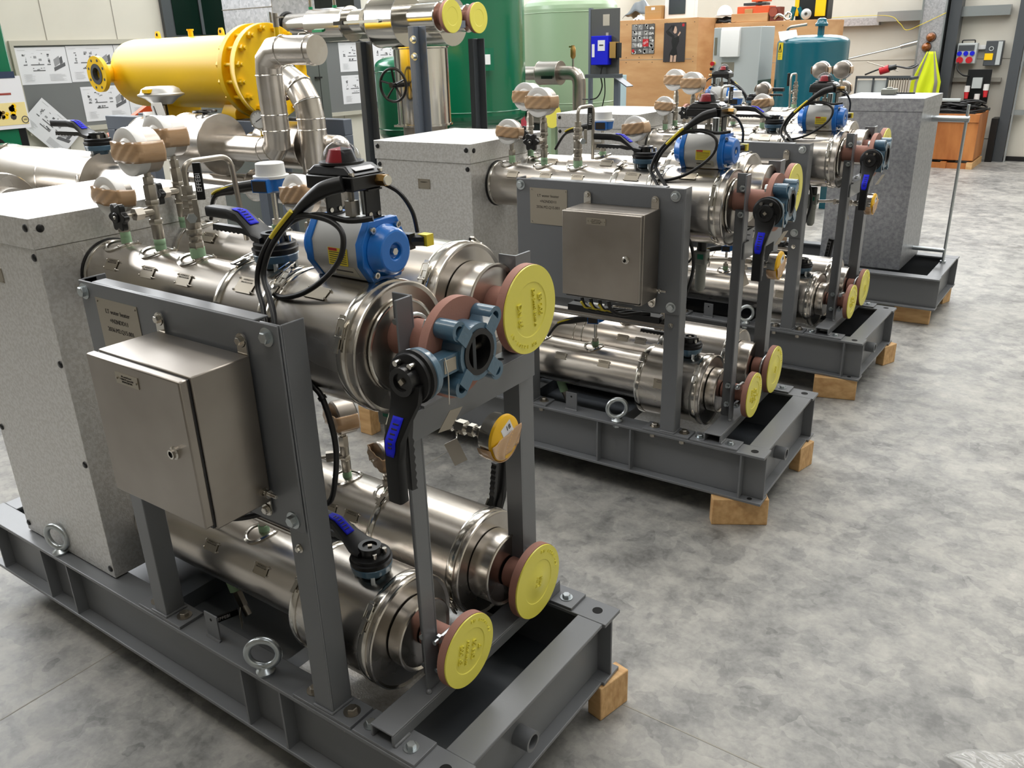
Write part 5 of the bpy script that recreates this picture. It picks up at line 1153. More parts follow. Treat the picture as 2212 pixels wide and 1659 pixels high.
def cylpt(a, z, e=0.0): return (-1.79 + math.cos(a) * (0.325 + e), 7.7 + math.sin(a) * (0.325 + e), z)
mb.grid(lambda a, b: cylpt(3.78 + a * 0.29, 1.12 + b * 0.15, 0.002), 8, 2, mat('warning yellow', (236, 208, 30), 0.5))
def c3(a, z): return cylpt(3.78 + a * 0.29, 1.12 + z * 0.15, 0.004)
for p, q_ in (((0.2, 0.45), (0.5, 0.9)), ((0.5, 0.9), (0.8, 0.45)), ((0.8, 0.45), (0.2, 0.45)), ((0.52, 0.8), (0.46, 0.55)), ((0.2, 0.3), (0.8, 0.3)), ((0.2, 0.2), (0.8, 0.2)), ((0.2, 0.1), (0.7, 0.1))): mb.tube([c3(*p), c3(*q_)], 0.003 if p[1] > 0.4 else 0.0012, INK, 4)
mb.build('warning_label', t)
tag(MB().obox((-1.97, 7.50, 1.335), (1, 0.5, 0.1), (-0.3, 0.6, 0.35), (0.1, -0.3, 1), 0.16, 0.15, 0.002, PAPER).obox((-1.965, 7.515, 1.338), (1, 0.5, 0.1), (-0.3, 0.6, 0.35), (0.1, -0.3, 1), 0.08, 0.06, 0.002, STKB).build('paper_sheet'), 'printed sheet lying on top of the teal tank', 'paper')
tag(MB().tube(fillet([(-2.03, 7.65, 1.25), (-2.02, 7.62, 1.40), (-1.84, 7.62, 1.42)], 0.04), 0.012, NUT, 10).build('bent_tube'), 'bent steel tube rising at the left edge of the teal tank', 'tube')

def brown_pipe():
    t = T('clad_pipe', 'dull clad pipe with collar and downward elbow before the pale green tank', 'pipe', (-4.0, 6.6, F), 'clad background pipes')
    MB().tube(fillet([(-4.7, 6.6, 1.05), (-3.69, 6.6, 1.05), (-3.69, 6.6, F)], 0.11, 5), 0.065, STEELD, 30).build('elbow_pipe', t, ang=12)
    shell(MB(), -4.15, -3.90, 6.6, 1.05, 0.11, STEELD).build('collar', t)
    MB().box(-4.06, -3.93, 6.485, 6.49, 1.0, 1.025, BLACK).build('name_plate', t)
    t = T('air_vent', 'brass air vent on top of the dull clad elbow', 'valve', (-3.76, 6.6, 1.1))
    MB().cyl((-3.76, 6.6, 1.11), (-3.76, 6.6, 1.18), 0.01, NUT, 10).lathe((-3.76, 6.6, 1.18), (0, 0, 1), [(0, 0.014), (0.02, 0.026), (0.09, 0.026), (0.11, 0.016), (0.12, 0.016)], BRASS, 20).box(-3.80, -3.76, 6.59, 6.61, 1.28, 1.295, BRASS).build('vent_body', t)
    t = T('flange_cap', 'small yellow cap facing right, low beside the dull clad elbow', 'cap', (-3.7, 6.0, 0.6), 'yellow flange caps')
    MB().lathe((-3.62, 6.0, 0.70), (1, -0.2, 0), [(0, 0.115), (0.006, 0.112), (0.006, 0.001)], CAPY, 40).build('cap_disc', t)
    MB().lathe((-3.90, 6.05, 0.70), (1, -0.2, 0), [(0, 0.08), (0.2, 0.09), (0.26, 0.11), (0.275, 0.11)], STEELD, 36).build('pipe_end', t)
    MB().box(-3.85, -3.75, 6.0, 6.08, F, 0.62, DGRAY).build('leg', t)
brown_pipe()
def control_post():
    t = T('control_panel_stand', 'dark grey upright panel on a steel post with blue box mounted on it', 'panel', (-3.07, 6.0, F))
    MB().box(-3.215, -2.93, 6.0, 6.012, 1.03, 1.585, mat('charcoal panel', (78, 78, 76), 0.5)).build('back_plate', t, bevel=0.002)
    MB().box(-3.235, -3.21, 6.0, 6.04, F, 1.595, BGRAY).build('post', t); MB().box(-2.975, -2.93, 6.0, 6.04, F, 1.03, BGRAY).box(-3.21, -2.9, 5.9, 6.02, 1.03, 1.06, DGRAY).build('post', t)
    MB().box(-3.09, -3.025, 5.998, 6.0, 1.45, 1.54, PLATE).box(-3.06, -3.035, 5.998, 6.0, 1.37, 1.395, PLATE).build('labels', t)
    MB().obox((-2.86, 5.95, 1.0), (1, 0, -0.6), (0, 1, 0), (0.6, 0, 1), 0.16, 0.12, 0.008, DGRAY).build('tilted_plate', t)
    t = T('blue_control_box', 'bright blue small control box with white labels on the dark grey panel', 'box', (-3.08, 5.95, 1.15))
    MB().box(-3.17, -3.00, 5.93, 5.995, 1.135, 1.37, STKB).build('body', t, bevel=0.005)
    MB().box(-3.10, -3.03, 5.928, 5.93, 1.25, 1.335, PAPER).box(-3.158, -3.132, 5.928, 5.93, 1.20, 1.305, PAPER).box(-3.085, -3.045, 5.927, 5.928, 1.29, 1.30, INK).build('labels', t)
    t = T('junction_box', 'brass coloured open terminal unit right of the blue control box', 'box', (-2.95, 5.95, 1.2))
    MB().box(-2.99, -2.93, 5.94, 5.995, 1.19, 1.32, BRASS).box(-2.93, -2.90, 5.95, 5.99, 1.19, 1.31, BLACK).build('body', t)
    tag(MB().tube(crom([(-3.07, 5.96, 1.13), (-3.08, 5.95, 1.05), (-3.06, 5.94, 0.95), (-3.12, 5.94, 0.86), (-3.35, 6.1, 0.84)], 8), 0.006, RUB, 8).tube(crom([(-3.05, 5.96, 1.05), (-3.03, 5.94, 0.9), (-3.06, 5.94, 0.75), (-3.06, 5.94, 0.5)], 8), 0.005, RUB, 8).build('hanging_cable'), 'thin black cables hanging under the blue control box', 'cable')
control_post()

# ------------------------------------------------------------------ plywood crates and what lies on them
def ply(name, label, x0, x1, y0, y1, z1):
    t = T(name, label, 'crate', ((x0 + x1) / 2, (y0 + y1) / 2, F), 'plywood crates')
    MB().box(x0, x1, y0, y1, F, z1, PLY).build('panels', t, bevel=0.004)
    mb = MB()
    for x in (x0, x1 - 0.07): mb.box(x, x + 0.07, y0 - 0.004, y0, F, z1, PLY)
    mb.box(x0, x1, y0 - 0.003, y0, z1 - 0.47, z1 - 0.465, SEAM)
    for x in [x0 + 0.05 + i * (x1 - x0 - 0.1) / 6 for i in range(7)]:
        for z in (z1 - 0.05, z1 - 0.44, z1 - 0.5): mb.cyl((x, y0 - 0.006, z), (x, y0, z), 0.005, INK, 6)
    mb.build('edge_battens', t)
    return t
ply('plywood_crate', 'left tall plywood crate with two posters pinned to it', -4.93, -3.72, 9.45, 10.4, 1.57)
ply('plywood_crate', 'right tall plywood crate behind the grey cabinet and the teal tank', -3.715, -2.40, 9.95, 10.9, 1.50)
def poster(name, label, x0, x1, z0, z1, y, fig):
    t = T(name, label, 'poster', ((x0 + x1) / 2, y, z0))
    dk = mat('dark poster', (52, 48, 52), 0.5)
    MB().box(x0, x1, y - 0.004, y - 0.001, z0, z1, dk).build('sheet', t); mb = MB(); w = x1 - x0; h = z1 - z0
    gl = [mat('poster grey', (g, g - 2, g - 4), 0.6) for g in (90, 130, 170, 206)]
    if fig:
        sk = mat('poster skin tone', (196, 162, 142), 0.6); bk = mat('poster black', (12, 12, 14), 0.6)
        def pt(a, b): return (x0 + w * a, z0 + h * b)
        def shape(ps, m, e): mb.prism([(p[0] * w, p[1] * h) for p in ps], (x0, y - 0.004 - e, z0), (1, 0, 0), (0, 0, 1), (0, -0.0006, 0), m)
        # generic clothed dancer: dark costume, raised arm
        shape([(.30, .0), (.62, .0), (.66, .2), (.60, .36), (.72, .52), (.70, .66), (.50, .62), (.40, .66), (.36, .52), (.42, .36), (.28, .2)], bk, 0.0)
        shape([(.42, .40), (.56, .40), (.62, .54), (.44, .54)], bk, 0.0005)
        shape([(.32, .0), (.44, .0), (.45, .16), (.34, .18)], sk, 0.001); shape([(.48, .0), (.60, .0), (.62, .18), (.50, .16)], sk, 0.001)
        shape([(.12, .74), (.18, .70), (.46, .60), (.50, .66), (.22, .80)], bk, 0.001); shape([(.12, .74), (.20, .80), (.40, .92), (.36, .95), (.08, .78)], bk, 0.001)
        shape([(.44, .76), (.50, .72), (.58, .74), (.60, .82), (.56, .90), (.46, .92), (.40, .86)], sk, 0.001); shape([(.38, .80), (.44, .78), (.50, .92), (.44, .95), (.36, .90)], bk, 0.0016)
        shape([(.68, .66), (.78, .74), (.74, .78), (.64, .68)], sk, 0.0016); mb.box(x0 + w * .83, x0 + w * .93, y - 0.0055, y - 0.004, z0 + h * .90, z0 + h * .97, RED)
    else:
        rr = random.Random(3)
        for i in range(4):
            for j in range(5):
                a, b = x0 + w * i / 4, z0 + h * j / 5
                mb.box(a + 0.004, a + w / 4 - 0.004, y - 0.005, y - 0.004, b + 0.004, b + h / 5 - 0.004, gl[rr.randrange(2)])
                for _ in range(3): c = (a + rr.uniform(.2, .8) * w / 4, b + rr.uniform(.2, .8) * h / 5); s = rr.uniform(.008, .022); mb.lathe((c[0], y - 0.005, c[1]), (0, -1, 0), [(0, s), (0.0006, s)], gl[2 + rr.randrange(2)], 7)
        mb.box(x0 + w * .5, x0 + w * .75, y - 0.0068, y - 0.005, z0 + h * .25, z0 + h * .5, RED).box(x0 + w * .03, x0 + w * .13, y - 0.0068, y - 0.005, z0 + h * .06, z0 + h * .16, RED)
        mb.text('2012', (x0 + w * .625, y - 0.007, z0 + h * .375), (1, 0, 0.5), (-0.5, 0, 1), 0.035, PAPER, 0.0003)
    mb.build('print', t)
poster('wall_poster', 'photo collage poster with a red square on the left crate', -4.62, -4.30, 1.17, 1.52, 9.445, False)
poster('wall_poster', 'dark tall poster of a dancing figure on the left crate', -4.17, -3.88, 1.07, 1.52, 9.445, True)
# things on the crates
def boxthing(name, label, x0, x1, y0, y1, z0, z1, m, cat, bev=0.004):
    t = T(name, label, cat, ((x0 + x1) / 2, (y0 + y1) / 2, z0)); MB().box(x0, x1, y0, y1, z0, z1, m).build('body', t, bevel=bev); return t
t = boxthing('cardboard_box', 'brown cardboard box on the left plywood crate', -4.50, -4.27, 9.55, 9.8, 1.57, 1.73, CARD, 'box')
MB().box(-4.41, -4.36, 9.548, 9.55, 1.68, 1.71, PAPER).box(-4.50, -4.27, 9.5495, 9.55, 1.655, 1.66, TAPE).build('label', t)
t = boxthing('framed_panel', 'white framed panel with dark centre standing on the left crate', -4.26, -3.86, 9.62, 9.72, 1.57, 2.1, WHITEP, 'panel')
MB().box(-4.20, -3.98, 9.61, 9.62, 1.62, 2.1, mat('dark tinted pane', (48, 54, 60), 0.15)).build('pane', t)
t = T('plastic_bundle', 'dark plastic sheet bundle at the left on the left crate', 'bundle', (-4.65, 9.9, 1.57))
mb = MB(); mb.grid(lambda a, b: (-4.90 + a * 0.42, 9.7 + b * 0.3, 1.575 + 0.24 * math.sin(PI * min(1, a * 0.9 + 0.08)) * (0.4 + 0.6 * math.sin(PI * b)) + 0.012 * math.sin(a * 17 + b * 9)), 26, 14, mat('grey plastic sheet', (92, 98, 102), 0.35)); mb.build('sheet', t, ang=80, solid=0.004)
t = T('plastic_bag', 'crumpled white plastic bag on the left crate beside the cardboard box', 'bag', (-4.6, 9.6, 1.57))
mb = MB(); mb.grid(lambda a, b: (-4.66 + a * 0.17, 9.5 + b * 0.15, 1.572 + 0.055 * math.sin(PI * a) * math.sin(PI * b) + 0.01 * math.sin(a * 23 + b * 14) * math.sin(PI * a)), 20, 12, PAPER); mb.build('bag_film', t, ang=80, solid=0.002)
t = T('hard_hat', 'white safety helmet on the right crate', 'helmet', (-3.64, 10.05, 1.55))
MB().ball((-3.64, 10.05, 1.60), 0.10, WHITEP, 28, 16, (0.95, 1.0, 1.1), True).lathe((-3.64, 10.05, 1.585), (0, 0, 1), [(0, 0.10), (0.006, 0.118), (0.012, 0.10)], WHITEP, 32).build('shell', t)
t = T('dark_bag', 'black rumpled bag under the white helmet', 'bag', (-3.62, 10.05, 1.5))
MB().grid(lambda a, b: (-3.77 + a * 0.32, 9.97 + b * 0.2, 1.505 + 0.07 * math.sin(PI * a) ** 0.5 * math.sin(PI * b) ** 0.5 + 0.006 * math.sin(a * 20 + b * 11)), 20, 12, BLACK).build('fabric', t, ang=80, solid=0.004)
boxthing('wooden_box', 'flat plywood box on the right crate under the orange machine', -3.52, -3.06, 9.97, 10.3, 1.502, 1.60, PLY, 'box')
t = T('orange_machine', 'orange steel fork attachment on the flat plywood box', 'machine', (-3.3, 10.1, 1.6))
MB().box(-3.46, -3.06, 10.0, 10.25, 1.60, 1.68, ORANGE).box(-3.36, -3.26, 9.99, 10.0, 1.60, 1.65, CARD).box(-3.25, -3.22, 10.05, 10.2, 1.68, 1.95, ORANGE).box(-3.40, -3.12, 10.04, 10.2, 1.69, 1.72, BLACK).box(-3.30, -3.1, 10.04, 10.2, 1.73, 1.77, ORANGE).build('body', t, bevel=0.004)
t = T('red_valve_block', 'dark red cast valve parts on the right crate', 'valve', (-2.98, 10.1, 1.5)); MB().box(-3.04, -2.92, 10.0, 10.15, 1.505, 1.66, mat('dark red', (120, 50, 38), 0.5)).cyl((-3.0, 9.98, 1.6), (-3.0, 10.2, 1.6), 0.05, mat('red oxide', (150, 66, 44), 0.5), 16).build('body', t)
t = T('pipe_fittings', 'steel pipe clamps in a small heap on the right crate', 'fitting', (-2.85, 10.0, 1.5))
MB().tube(crom([(-2.98, 10.0, 1.53), (-2.93, 9.98, 1.57), (-2.88, 10.0, 1.55), (-2.83, 10.0, 1.58)], 5), 0.018, STEELB, 10).torus((-2.82, 10.0, 1.55), (0.3, -1, 0.2), 0.04, 0.012, STEELB, 20, 8).build('clamps', t)
t = T('reel_flange', 'white round reel with dark hole on the right crate', 'reel', (-2.62, 10.0, 1.5)); MB().lathe((-2.62, 10.06, 1.565), (0.1, -1, 0), [(0, 0.058), (0.02, 0.06), (0.03, 0.04), (0.03, 0.018), (0.0, 0.018)], SILV, 30).build('reel', t)
t = T('teal_brackets', 'two teal painted brackets leaning on the right crate', 'bracket', (-2.8, 10.1, 1.5)); MB().obox((-2.80, 10.1, 1.58), (0.2, 0, 1), (1, 0, -0.2), (0, 1, 0), 0.15, 0.05, 0.03, TEAL).obox((-2.69, 10.1, 1.57), (-0.5, 0, 1), (1, 0, 0.5), (0, 1, 0), 0.16, 0.04, 0.03, TEAL).build('brackets', t)
t = T('yellow_case', 'black and yellow tool case standing on the right crate', 'case', (-2.58, 10.3, 1.5))
MB().box(-2.80, -2.42, 10.2, 10.42, 1.505, 2.1, BLACK).build('body', t, bevel=0.01); MB().box(-2.81, -2.76, 10.19, 10.2, 1.55, 2.1, VYEL).box(-2.56, -2.44, 10.18, 10.2, 1.54, 2.1, VYEL).build('yellow_trim', t)
t = boxthing('control_cubicle', 'light grey control cubicle with emergency stop before the right crate', -2.75, -2.27, 7.62, 8.0, F, 1.42, CABG, 'cabinet', 0.006)
MB().prism([(0, 0), (0, 0.24), (0.02, 0.27), (0.05, 0.27), (0.05, 0)], (-2.66, 7.572, 1.15), (0, 1, 0), (0, 0, 1), (0.19, 0, 0), WHITEP).build('hood', t, bevel=0.004)
MB().box(-2.655, -2.52, 7.617, 7.62, 0.98, 1.10, PLATE).box(-2.735, -2.71, 7.615, 7.62, 1.17, 1.33, PLATE).build('plates', t)
MB().cyl((-2.735, 7.60, 1.09), (-2.735, 7.62, 1.09), 0.02, VYEL, 16).cyl((-2.735, 7.575, 1.09), (-2.735, 7.60, 1.09), 0.02, RED, 16).build('emergency_stop', t)
mb = MB()
for z in (1.04, 0.99): mb.cyl((-2.745, 7.58, z), (-2.745, 7.62, z), 0.014, BLACK, 12)
mb.build('knobs', t)
MB().box(-2.272, -2.266, 7.625, 7.99, F + 0.1, 0.93, mat('dark green panel', (20, 70, 60), 0.4)).box(-2.266, -2.262, 7.7, 7.85, 0.72, 0.86, CABG).build('side_panel', t)
t = boxthing('light_blue_freezer', 'pale blue box standing right behind the pale green tank', -4.50, -4.285, 8.25, 8.7, F, 0.95, mat('pale blue paint', (176, 206, 216), 0.4), 'box')
t = boxthing('red_cabinet', 'red cabinet glimpsed left of the pale green tank', -5.45, -5.10, 8.0, 8.3, F, 1.13, mat('pinkish red paint', (196, 70, 84), 0.4), 'cabinet')
t = boxthing('pale_blue_rack', 'pale perforated blue rack left of the pale green tank', -5.65, -5.2, 8.9, 9.1, F, 2.0, mat('pale blue steel', (186, 208, 218), 0.4), 'rack')
mb = MB()
for k in range(24): mb.box(-5.45, -5.44, 8.896, 8.9, 1.0 + k * 0.04, 1.015 + k * 0.04, VOID)
mb.build('slots', t)

# ------------------------------------------------------------------ far right corner
t = T('wooden_crate', 'varnished plywood crate on timber runners beside the sectional door', 'crate', (-0.9, 11.6, F))
MB().box(-1.50, -0.74, 11.25, 11.95, F + 0.10, 0.37, PLYO).box(-1.5, -0.74, 11.235, 11.25, 0.27, 0.37, PLYO).build('panels', t, bevel=0.004)
for x in (-1.46, -1.1, -0.80): MB().box(x, x + 0.07, 11.2, 11.98, F, F + 0.08, WOOD if x > -0.9 else PLYO).build('runner', t)
MB().box(-1.45, -0.80, 11.22, 11.24, F, F + 0.07, PLYO).build('front_board', t)
t = T('rubber_hose_coil', 'coiled black cables heaped on the wooden crate', 'cable', (-1.0, 11.5, 0.37))
mb = MB(); rr = random.Random(5)
for k in range(11):
    rx, ry = rr.uniform(.22, .36), rr.uniform(.16, .26); z = 0.385 + k * 0.011; dx, dy = rr.uniform(-.04, .04), rr.uniform(-.03, .03)
    mb.tube([(-1.07 + dx + rx * math.cos(a * PI / 12), 11.55 + dy + ry * math.sin(a * PI / 12), z + 0.014 * math.sin(a * 1.1 + k)) for a in range(25)], 0.011, RUB, 6)
mb.box(-1.28, -0.80, 11.25, 11.85, 0.370, 0.388, RUB); mb.build('coils', t)
boxthing('white_plugs', 'grey and white plug connectors lying on the coiled cables', -1.25, -1.0, 11.32, 11.4, 0.505, 0.545, CABG, 'plug', 0.01)
t = T('socket_box', 'wall socket box with three blue and two red sockets on the far wall', 'socket', (-1.13, 12.1, 0.9))
MB().box(-1.25, -1.02, 12.1, 12.24, 0.93, 1.18, CABG).build('body', t, bevel=0.008); MB().box(-1.235, -1.05, 12.092, 12.10, 1.09, 1.155, DGRAY).build('cover', t)
MB().tube(fillet([(-1.21, 12.15, 1.18), (-1.21, 12.15, 1.215), (-1.06, 12.15, 1.215), (-1.06, 12.15, 1.18)], 0.02), 0.008, BLACK, 8).build('handle', t)
for i, x in enumerate((-1.215, -1.14, -1.065)): MB().lathe((x, 12.10, 1.055), (0, -1, 0), [(0, 0.028), (0.02, 0.028), (0.02, 0.02)], STKB, 18).build('socket', t)
for x in (-1.20, -1.09): MB().lathe((x, 12.10, 0.975), (0, -1, 0), [(0, 0.04), (0.025, 0.04), (0.025, 0.03)], RED, 20).build('socket', t)
t = T('door_controller', 'dark grey and black door controller with yellow note on the far wall', 'controller', (-0.82, 12.15, 0.85))
MB().box(-0.93, -0.73, 12.15, 12.27, 0.90, 1.20, DGRAY).build('body', t, bevel=0.006); MB().box(-0.79, -0.74, 12.146, 12.15, 0.91, 1.19, CABG).build('key_strip', t); MB().box(-0.925, -0.83, 12.144, 12.15, 0.97, 1.05, VYEL).build('yellow_note', t)
MB().torus((-0.86, 12.145, 1.105), (0, -1, 0), 0.024, 0.005, CABG, 20, 6).build('emblem', t)
t = T('distribution_board', 'black rubber socket board with red and white plugs leaning under the controller', 'board', (-0.93, 12.05, 0.4))
MB().box(-1.08, -0.80, 12.1, 12.12, 0.45, 0.86, BLACK).build('board', t, bevel=0.004); MB().box(-1.0, -0.89, 12.03, 12.10, 0.63, 0.76, CABG).build('socket_block', t)
for x, z in ((-1.05, 0.66), (-0.83, 0.68), (-0.92, 0.56)):
    p = MB().cyl((x, 12.05, z), (x, 12.05, z - 0.075), 0.033, WHITEP, 16).build('plug', t); MB().cyl((x, 12.05, z - 0.075), (x + 0.006, 12.03, z - 0.16), 0.03, RED, 16, r2=0.022).build('plug_sleeve', p)
tag(MB().tube(crom([(-1.21, 12.08, 0.95), (-1.20, 12.05, 0.86), (-1.12, 12.04, 0.79), (-1.06, 12.08, 0.78)], 6), 0.01, RUB, 8).build('black_cable'), 'black cable drooping from the socket box to the black board', 'cable')
for z, w_ in ((1.27, 'upper'), (1.15, 'lower')):
    t = T('beacon_lamp', w_ + ' amber beacon lamp on the galvanised column', 'lamp', (-1.57, 11.95, z - 0.05), 'amber beacons')
    MB().lathe((-1.56 if z > 1.2 else -1.60, 11.96, z - 0.005), (-0.1, -1, 0), [(0, 0.058), (0.02, 0.058), (0.04, 0.052), (0.07, 0.04), (0.085, 0.015)], AMBER, 24).build('lens', t)
    MB().lathe((-1.56 if z > 1.2 else -1.60, 11.965, z - 0.005), (0, -1, 0), [(0, 0.062), (0.012, 0.062)], BLACK, 24).build('base', t)
t = T('hi_vis_vest', 'bright yellow hi-vis vest hanging on the galvanised column', 'vest', (-1.52, 11.9, 0.5))
def vp(a, b):
    w = 0.05 + 0.13 * min(1, b * 1.6); x = -1.52 - 0.02 * b + (a - 0.5) * 2 * w
    return (x, 11.90 - 0.03 * math.sin(a * 15 + b * 4) * b - 0.02, 1.09 - b * 0.60)
MB().grid(vp, 30, 16, HIVIS).build('fabric', t, ang=80, solid=0.004)
for a in (0.12, 0.8): MB().grid(lambda i, j, a=a: tuple(V(vp(a + i * 0.1, j)) + V((0, -0.005, 0))), 4, 16, REFL).build('reflective_strip', t, ang=80)
tag(MB().tube(crom([(-3.0, 12.12, 1.55), (-2.2, 12.1, 1.55), (-2.0, 12.08, 1.45), (-1.9, 12.08, 1.36), (-1.7, 11.94, 1.42), (-1.42, 11.94, 1.55)], 6), 0.004, YEL, 6).build('yellow_string'), 'thin yellow string strung across the wall and the column', 'string')
t = T('metal_stillage', 'steel frame stillage basket with white panels left of the hi-vis vest', 'basket', (-1.8, 10.7, F))
mb = MB()
for x in (-2.08, -1.88, -1.72): mb.box(x, x + 0.02, 10.5, 10.52, F, 0.83, DGRAY)
for z in (0.82, 0.60): mb.box(-2.08, -1.46, 10.5, 10.53, z, z + 0.03, DGRAY)
mb.build('frame', t); MB().box(-2.06, -1.72, 10.53, 10.54, F, 0.80, CABG).build('panels', t)
mb = MB()
for k in range(9): x = -1.70 + k * 0.028; mb.tube([(x, 10.52, 0.83), (x - 0.02 + k * .0, 10.6, 0.60), (x - 0.03, 10.62, F)], 0.006, NUT, 6)
mb.box(-1.70, -1.44, 10.55, 10.9, 0.80, 0.83, DGRAY).build('wire_side', t)
t = T('grinder', 'red and black power tool lying on the steel stillage', 'tool', (-1.75, 10.6, 0.85))
MB().cyl((-1.83, 10.6, 0.90), (-1.73, 10.6, 0.93), 0.045, RED, 16).cyl((-1.73, 10.6, 0.93), (-1.65, 10.6, 0.95), 0.03, BLACK, 14).build('body', t); MB().tube([(-1.98, 10.55, 1.01), (-1.62, 10.6, 0.90)], 0.007, NUT, 6).tube(crom([(-2.0, 10.6, 0.86), (-1.85, 10.6, 0.92), (-1.7, 10.6, 0.96), (-1.5, 10.6, 0.93), (-1.42, 10.65, 0.97), (-1.55, 10.7, 0.93)], 5), 0.010, BLACK, 8).build('rod_and_cord', t)
# end posts on the farthest skid
t = T('threaded_rod', 'galvanised upright rod held by two arms at the end of the farthest skid', 'rod', (-0.02, 4.85, 0.0))
MB().cyl((0.02, 4.76, 0.004), (0.02, 4.76, 0.925), 0.0085, ZINC, 12).build('upright_rod', t)
MB().cyl((-0.16, 4.76, 0.845), (0.035, 4.76, 0.845), 0.018, ZINC, 16).build('upper_arm', t); MB().cyl((-0.16, 4.76, 0.075), (0.02, 4.76, 0.075), 0.013, ZINC, 14).build('lower_arm', t)
MB().cyl((0.02, 4.76, 0.0), (0.02, 4.76, 0.012), 0.018, ZINC, 6).build('nut', t)
t = T('grey_clamp_block', 'small grey cast clamp lying on the lid of the farthest box', 'clamp', (-0.42, 4.75, 0.98))
MB().box(-0.46, -0.38, 4.72, 4.80, 0.978, 1.01, FILT).cyl((-0.42, 4.76, 1.01), (-0.42, 4.76, 1.018), 0.02, FILT, 12).build('body', t, bevel=0.008); MB().obox((-0.33, 4.78, 0.984), (1, 0.2, 0), (0, 1, 0), (0, 0, 1), 0.1, 0.012, 0.008, BLACK).build('rod', t)
t = T('timber_offcut', 'pale wood stick on the floor seen under the wide drum of the nearest skid', 'wood', (-1.74, 1.53, F)); MB().box(-1.77, -1.70, 1.50, 1.56, F, F + 0.16, WOOD).build('stick', t, bevel=0.003)

# ------------------------------------------------------------------ left wall: pinboards, drawings, calendar, green machine
def pinboard(label, t0, t1, z0, z1):
    t = T('pinboard', label, 'board', WL(t0, 0.01, z0), 'pinboards')
    wbox(MB(), t0, t1, 0.002, 0.02, z0, z1, BOARD).build('panel', t)
    mb = MB(); fr = mat('pale frame', (186, 182, 168), 0.5) if 'pale frame' not in bpy.data.materials else bpy.data.materials['pale frame']
    wbox(mb, t0 - 0.03, t1 + 0.03, 0.002, 0.035, z1, z1 + 0.04, fr); wbox(mb, t0 - 0.03, t1 + 0.03, 0.002, 0.05, z0 - 0.04, z0, fr); wbox(mb, t0 - 0.03, t0, 0.002, 0.035, z0, z1, fr); wbox(mb, t1, t1 + 0.03, 0.002, 0.035, z0, z1, fr)
    mb.build('frame', t)
pinboard('left grey pinboard covered with technical drawings', 2.56, 4.30, 0.74, 1.43)
pinboard('right grey pinboard with technical drawings, behind the high clad pipes', 4.62, 7.0, 0.66, 1.43)
PG = [mat('drawing grey', (g, g, g + 3), 0.7) for g in (96, 150, 196)]
def sheet(label, t0, z0, w, h, seed, rot=0.0, out=0.022):
    th = T('drawing_sheet', label, 'drawing', WL(t0, out, z0), 'technical drawings')
    c = (t0 + w / 2, z0 + h / 2); cr, sr = math.cos(rot), math.sin(rot)
    def P(a, b, e=0.0):
        dx, dz = (a - 0.5) * w, (b - 0.5) * h
        return WL(c[0] + dx * cr - dz * sr, out + e, c[1] + dx * sr + dz * cr)
    def quad(mb, a0, b0, a1, b1, e, m, sk=0.0):
        q4 = [P(a0, b0, e), P(a1, b0 + sk, e), P(a1, b1 + sk, e), P(a0, b1, e)]
        mb.add(q4 + [tuple(V(p) - V((Nn.x, Nn.y, 0)) * 0.0012) for p in q4], [(0, 1, 2, 3), (7, 6, 5, 4), (0, 4, 5, 1), (1, 5, 6, 2), (2, 6, 7, 3), (3, 7, 4, 0)], m)
    mb = MB(); quad(mb, 0, 0, 1, 1, 0, PAPER); mb.build('paper', th)
    mb = MB(); r = random.Random(seed)
    for a0, b0, a1, b1 in ((.12, .52, .19, .82), (.26, .52, .52, .84), (.58, .52, .65, .82), (.28, .36, .52, .45)):
        for k in range(7):
            x = r.uniform(a0, a1); y_ = r.uniform(b0, b1); quad(mb, x, y_, min(a1, x + r.uniform(.01, .06)), min(b1, y_ + r.uniform(.01, .07)), 0.0012, PG[r.randrange(2)])
        quad(mb, a0, b0, a1, b0 + 0.025, 0.0013, PG[0])
    quad(mb, .70, .34, .94, .44, 0.0014, PG[0], 0.14); quad(mb, .72, .46, .84, .66, 0.0013, PG[1], 0.1); quad(mb, .84, .52, .90, .70, 0.0014, PG[0], .05)
    for k in range(9):
        quad(mb, .08 + .03 * (k % 2), .08 + k * .024, .30 - r.uniform(0, .08), .088 + k * .024, 0.0012, PG[2]); quad(mb, .58, .08 + k * .022, .92 - r.uniform(0, .15), .088 + k * .022, 0.0012, PG[2])
    quad(mb, .05, .92, .2, .93, .0012, PG[2]); quad(mb, .42, .92, .7, .93, .0012, PG[2])
    mb.build('drawing', th)
sheet('first technical drawing in the top row of the left pinboard', 2.56, 1.115, 0.42, 0.30, 1)
sheet('second technical drawing in the top row of the left pinboard', 2.985, 1.12, 0.42, 0.30, 2)
sheet('third technical drawing in the top row, running behind the yellow vessel', 3.41, 1.12, 0.42, 0.30, 3)
sheet('left technical drawing of the lower row on the left pinboard', 3.04, 0.775, 0.42, 0.30, 4)
sheet('right technical drawing of the lower row, behind the control valve', 3.465, 0.785, 0.40, 0.30, 5)
sheet('crooked technical drawing hanging off the corner of the left pinboard', 2.50, 0.60, 0.42, 0.30, 6, -0.85, 0.055)
sheet('upper technical drawing on the right pinboard beside the grey cubicle', 5.95, 1.09, 0.46, 0.31, 7)
sheet('lower technical drawing on the right pinboard beside the grey cubicle', 5.95, 0.74, 0.46, 0.31, 8)
sheet('upper technical drawing on the right pinboard, right of the dark post', 6.44, 1.09, 0.42, 0.31, 9)
sheet('lower technical drawing on the right pinboard, right of the dark post', 6.44, 0.74, 0.42, 0.31, 10)
t = T('wall_calendar', 'calendar with dark blue header and yellow picture at the left edge', 'calendar', (-6.95, 2.6, 0.7))
x = -6.60
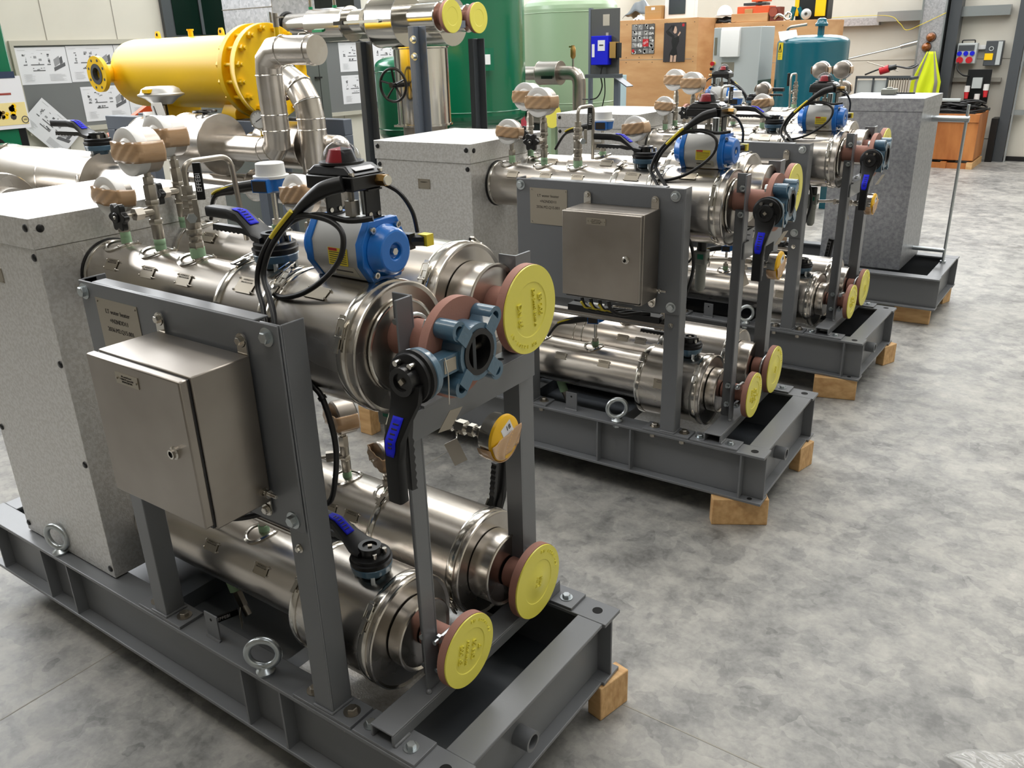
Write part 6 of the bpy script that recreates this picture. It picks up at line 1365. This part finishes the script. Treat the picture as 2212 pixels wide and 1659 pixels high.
def xb(mb, y0, y1, z0, z1, e, m): return mb.box(x - 0.004 + e, x + e, y0, y1, z0, z1, m)
mb = xb(MB(), 2.28, 2.70, 0.80, 1.20, 0, PAPER); mb.build('paper', t)
mb = xb(MB(), 2.28, 2.66, 1.185, 1.235, 0.002, mat('navy print', (36, 50, 78), 0.6)); xb(mb, 2.28, 2.69, 0.83, 1.0, 0.002, mat('pale yellow print', (232, 214, 150), 0.6))
rr = random.Random(2)
for k in range(26): y_, z_ = rr.uniform(2.36, 2.60), rr.uniform(0.86, 0.98); s = rr.uniform(.012, .026); mb.lathe((x + 0.002, y_, z_), (1, 0, 0), [(0, s), (0.001, s)], (BRASS, INK, VYEL)[k % 3], 7)
mb.torus((x + 0.003, 2.665, 0.865), (1, 0, 0), 0.026, 0.003, mat('navy ring', (30, 34, 60), 0.5), 24, 4).text('ARI', (x + 0.003, 2.665, 0.865), (0, 1, 0), (0, 0, 1), 0.02, INK)
xb(mb, 2.30, 2.6, 1.06, 1.075, 0.002, mat('red print', (150, 60, 50), 0.6)); mb.build('print', t)
t = T('workbench', 'pale workbench top along the left wall under the pinboard', 'bench', (-6.9, 2.6, F))
MB().box(-7.05, -6.5, 1.2, 2.85, 0.50, 0.55, mat('bench top', (196, 192, 180), 0.5)).build('top', t, bevel=0.004); MB().box(-7.03, -6.55, 1.25, 2.8, F, 0.50, DGRAY).build('drawers', t)
t = T('green_machine', 'green column machine with round opening at the left edge', 'machine', (-6.75, 2.45, 0.55))
MB().box(-6.95, -6.62, 2.15, 2.66, 0.55, 1.62, VGRN).box(-6.7, -6.615, 2.60, 2.665, 0.56, 1.0, BLACK).build('body', t, bevel=0.01)
MB().lathe((-6.62, 2.42, 0.68), (1, 0, 0), [(0, 0.055), (0.002, 0.055)], VOID, 24).build('opening', t)
MB().tube(fillet([(-6.60, 2.42, 0.69), (-6.59, 2.53, 0.69), (-6.59, 2.56, 0.57)], 0.04), 0.009, VGRN, 8).build('bent_tube', t)
MB().ball((-6.6, 2.58, 1.66), 0.06, BLACK, 16, 10, (0.6, 0.8, 1.2)).build('knob', t)
# film on the floor, bottom right
t = T('plastic_film', 'crumpled clear plastic film on the concrete at the bottom right', 'film', (0.95, 0.95, F))
rr = random.Random(9)
ph = [(rr.uniform(8, 44), rr.uniform(8, 44), rr.uniform(0, 6)) for _ in range(6)]
def fz(a, b):
    e = min(1, 6 * min(a, 1 - a, b, 1 - b) + 0.1)
    s = sum(abs(math.sin(p * a + q_ * b + r_)) for p, q_, r_ in ph) / 6
    A_ = V((0.735, 0.93)); U_ = V((0.30, 0.26)); W_ = V((0.40, -0.22))
    p = A_ + U_ * a * 1.3 + W_ * b * 1.2 + V((0.012 * math.sin(b * 17), 0.014 * math.sin(a * 15)))
    return (p.x, p.y, F + 0.003 + (0.05 * e * (s - 0.3) if s > 0.3 else 0.0))
MB().grid(fz, 90, 60, POLY).build('film', t, ang=20, solid=0.0006)
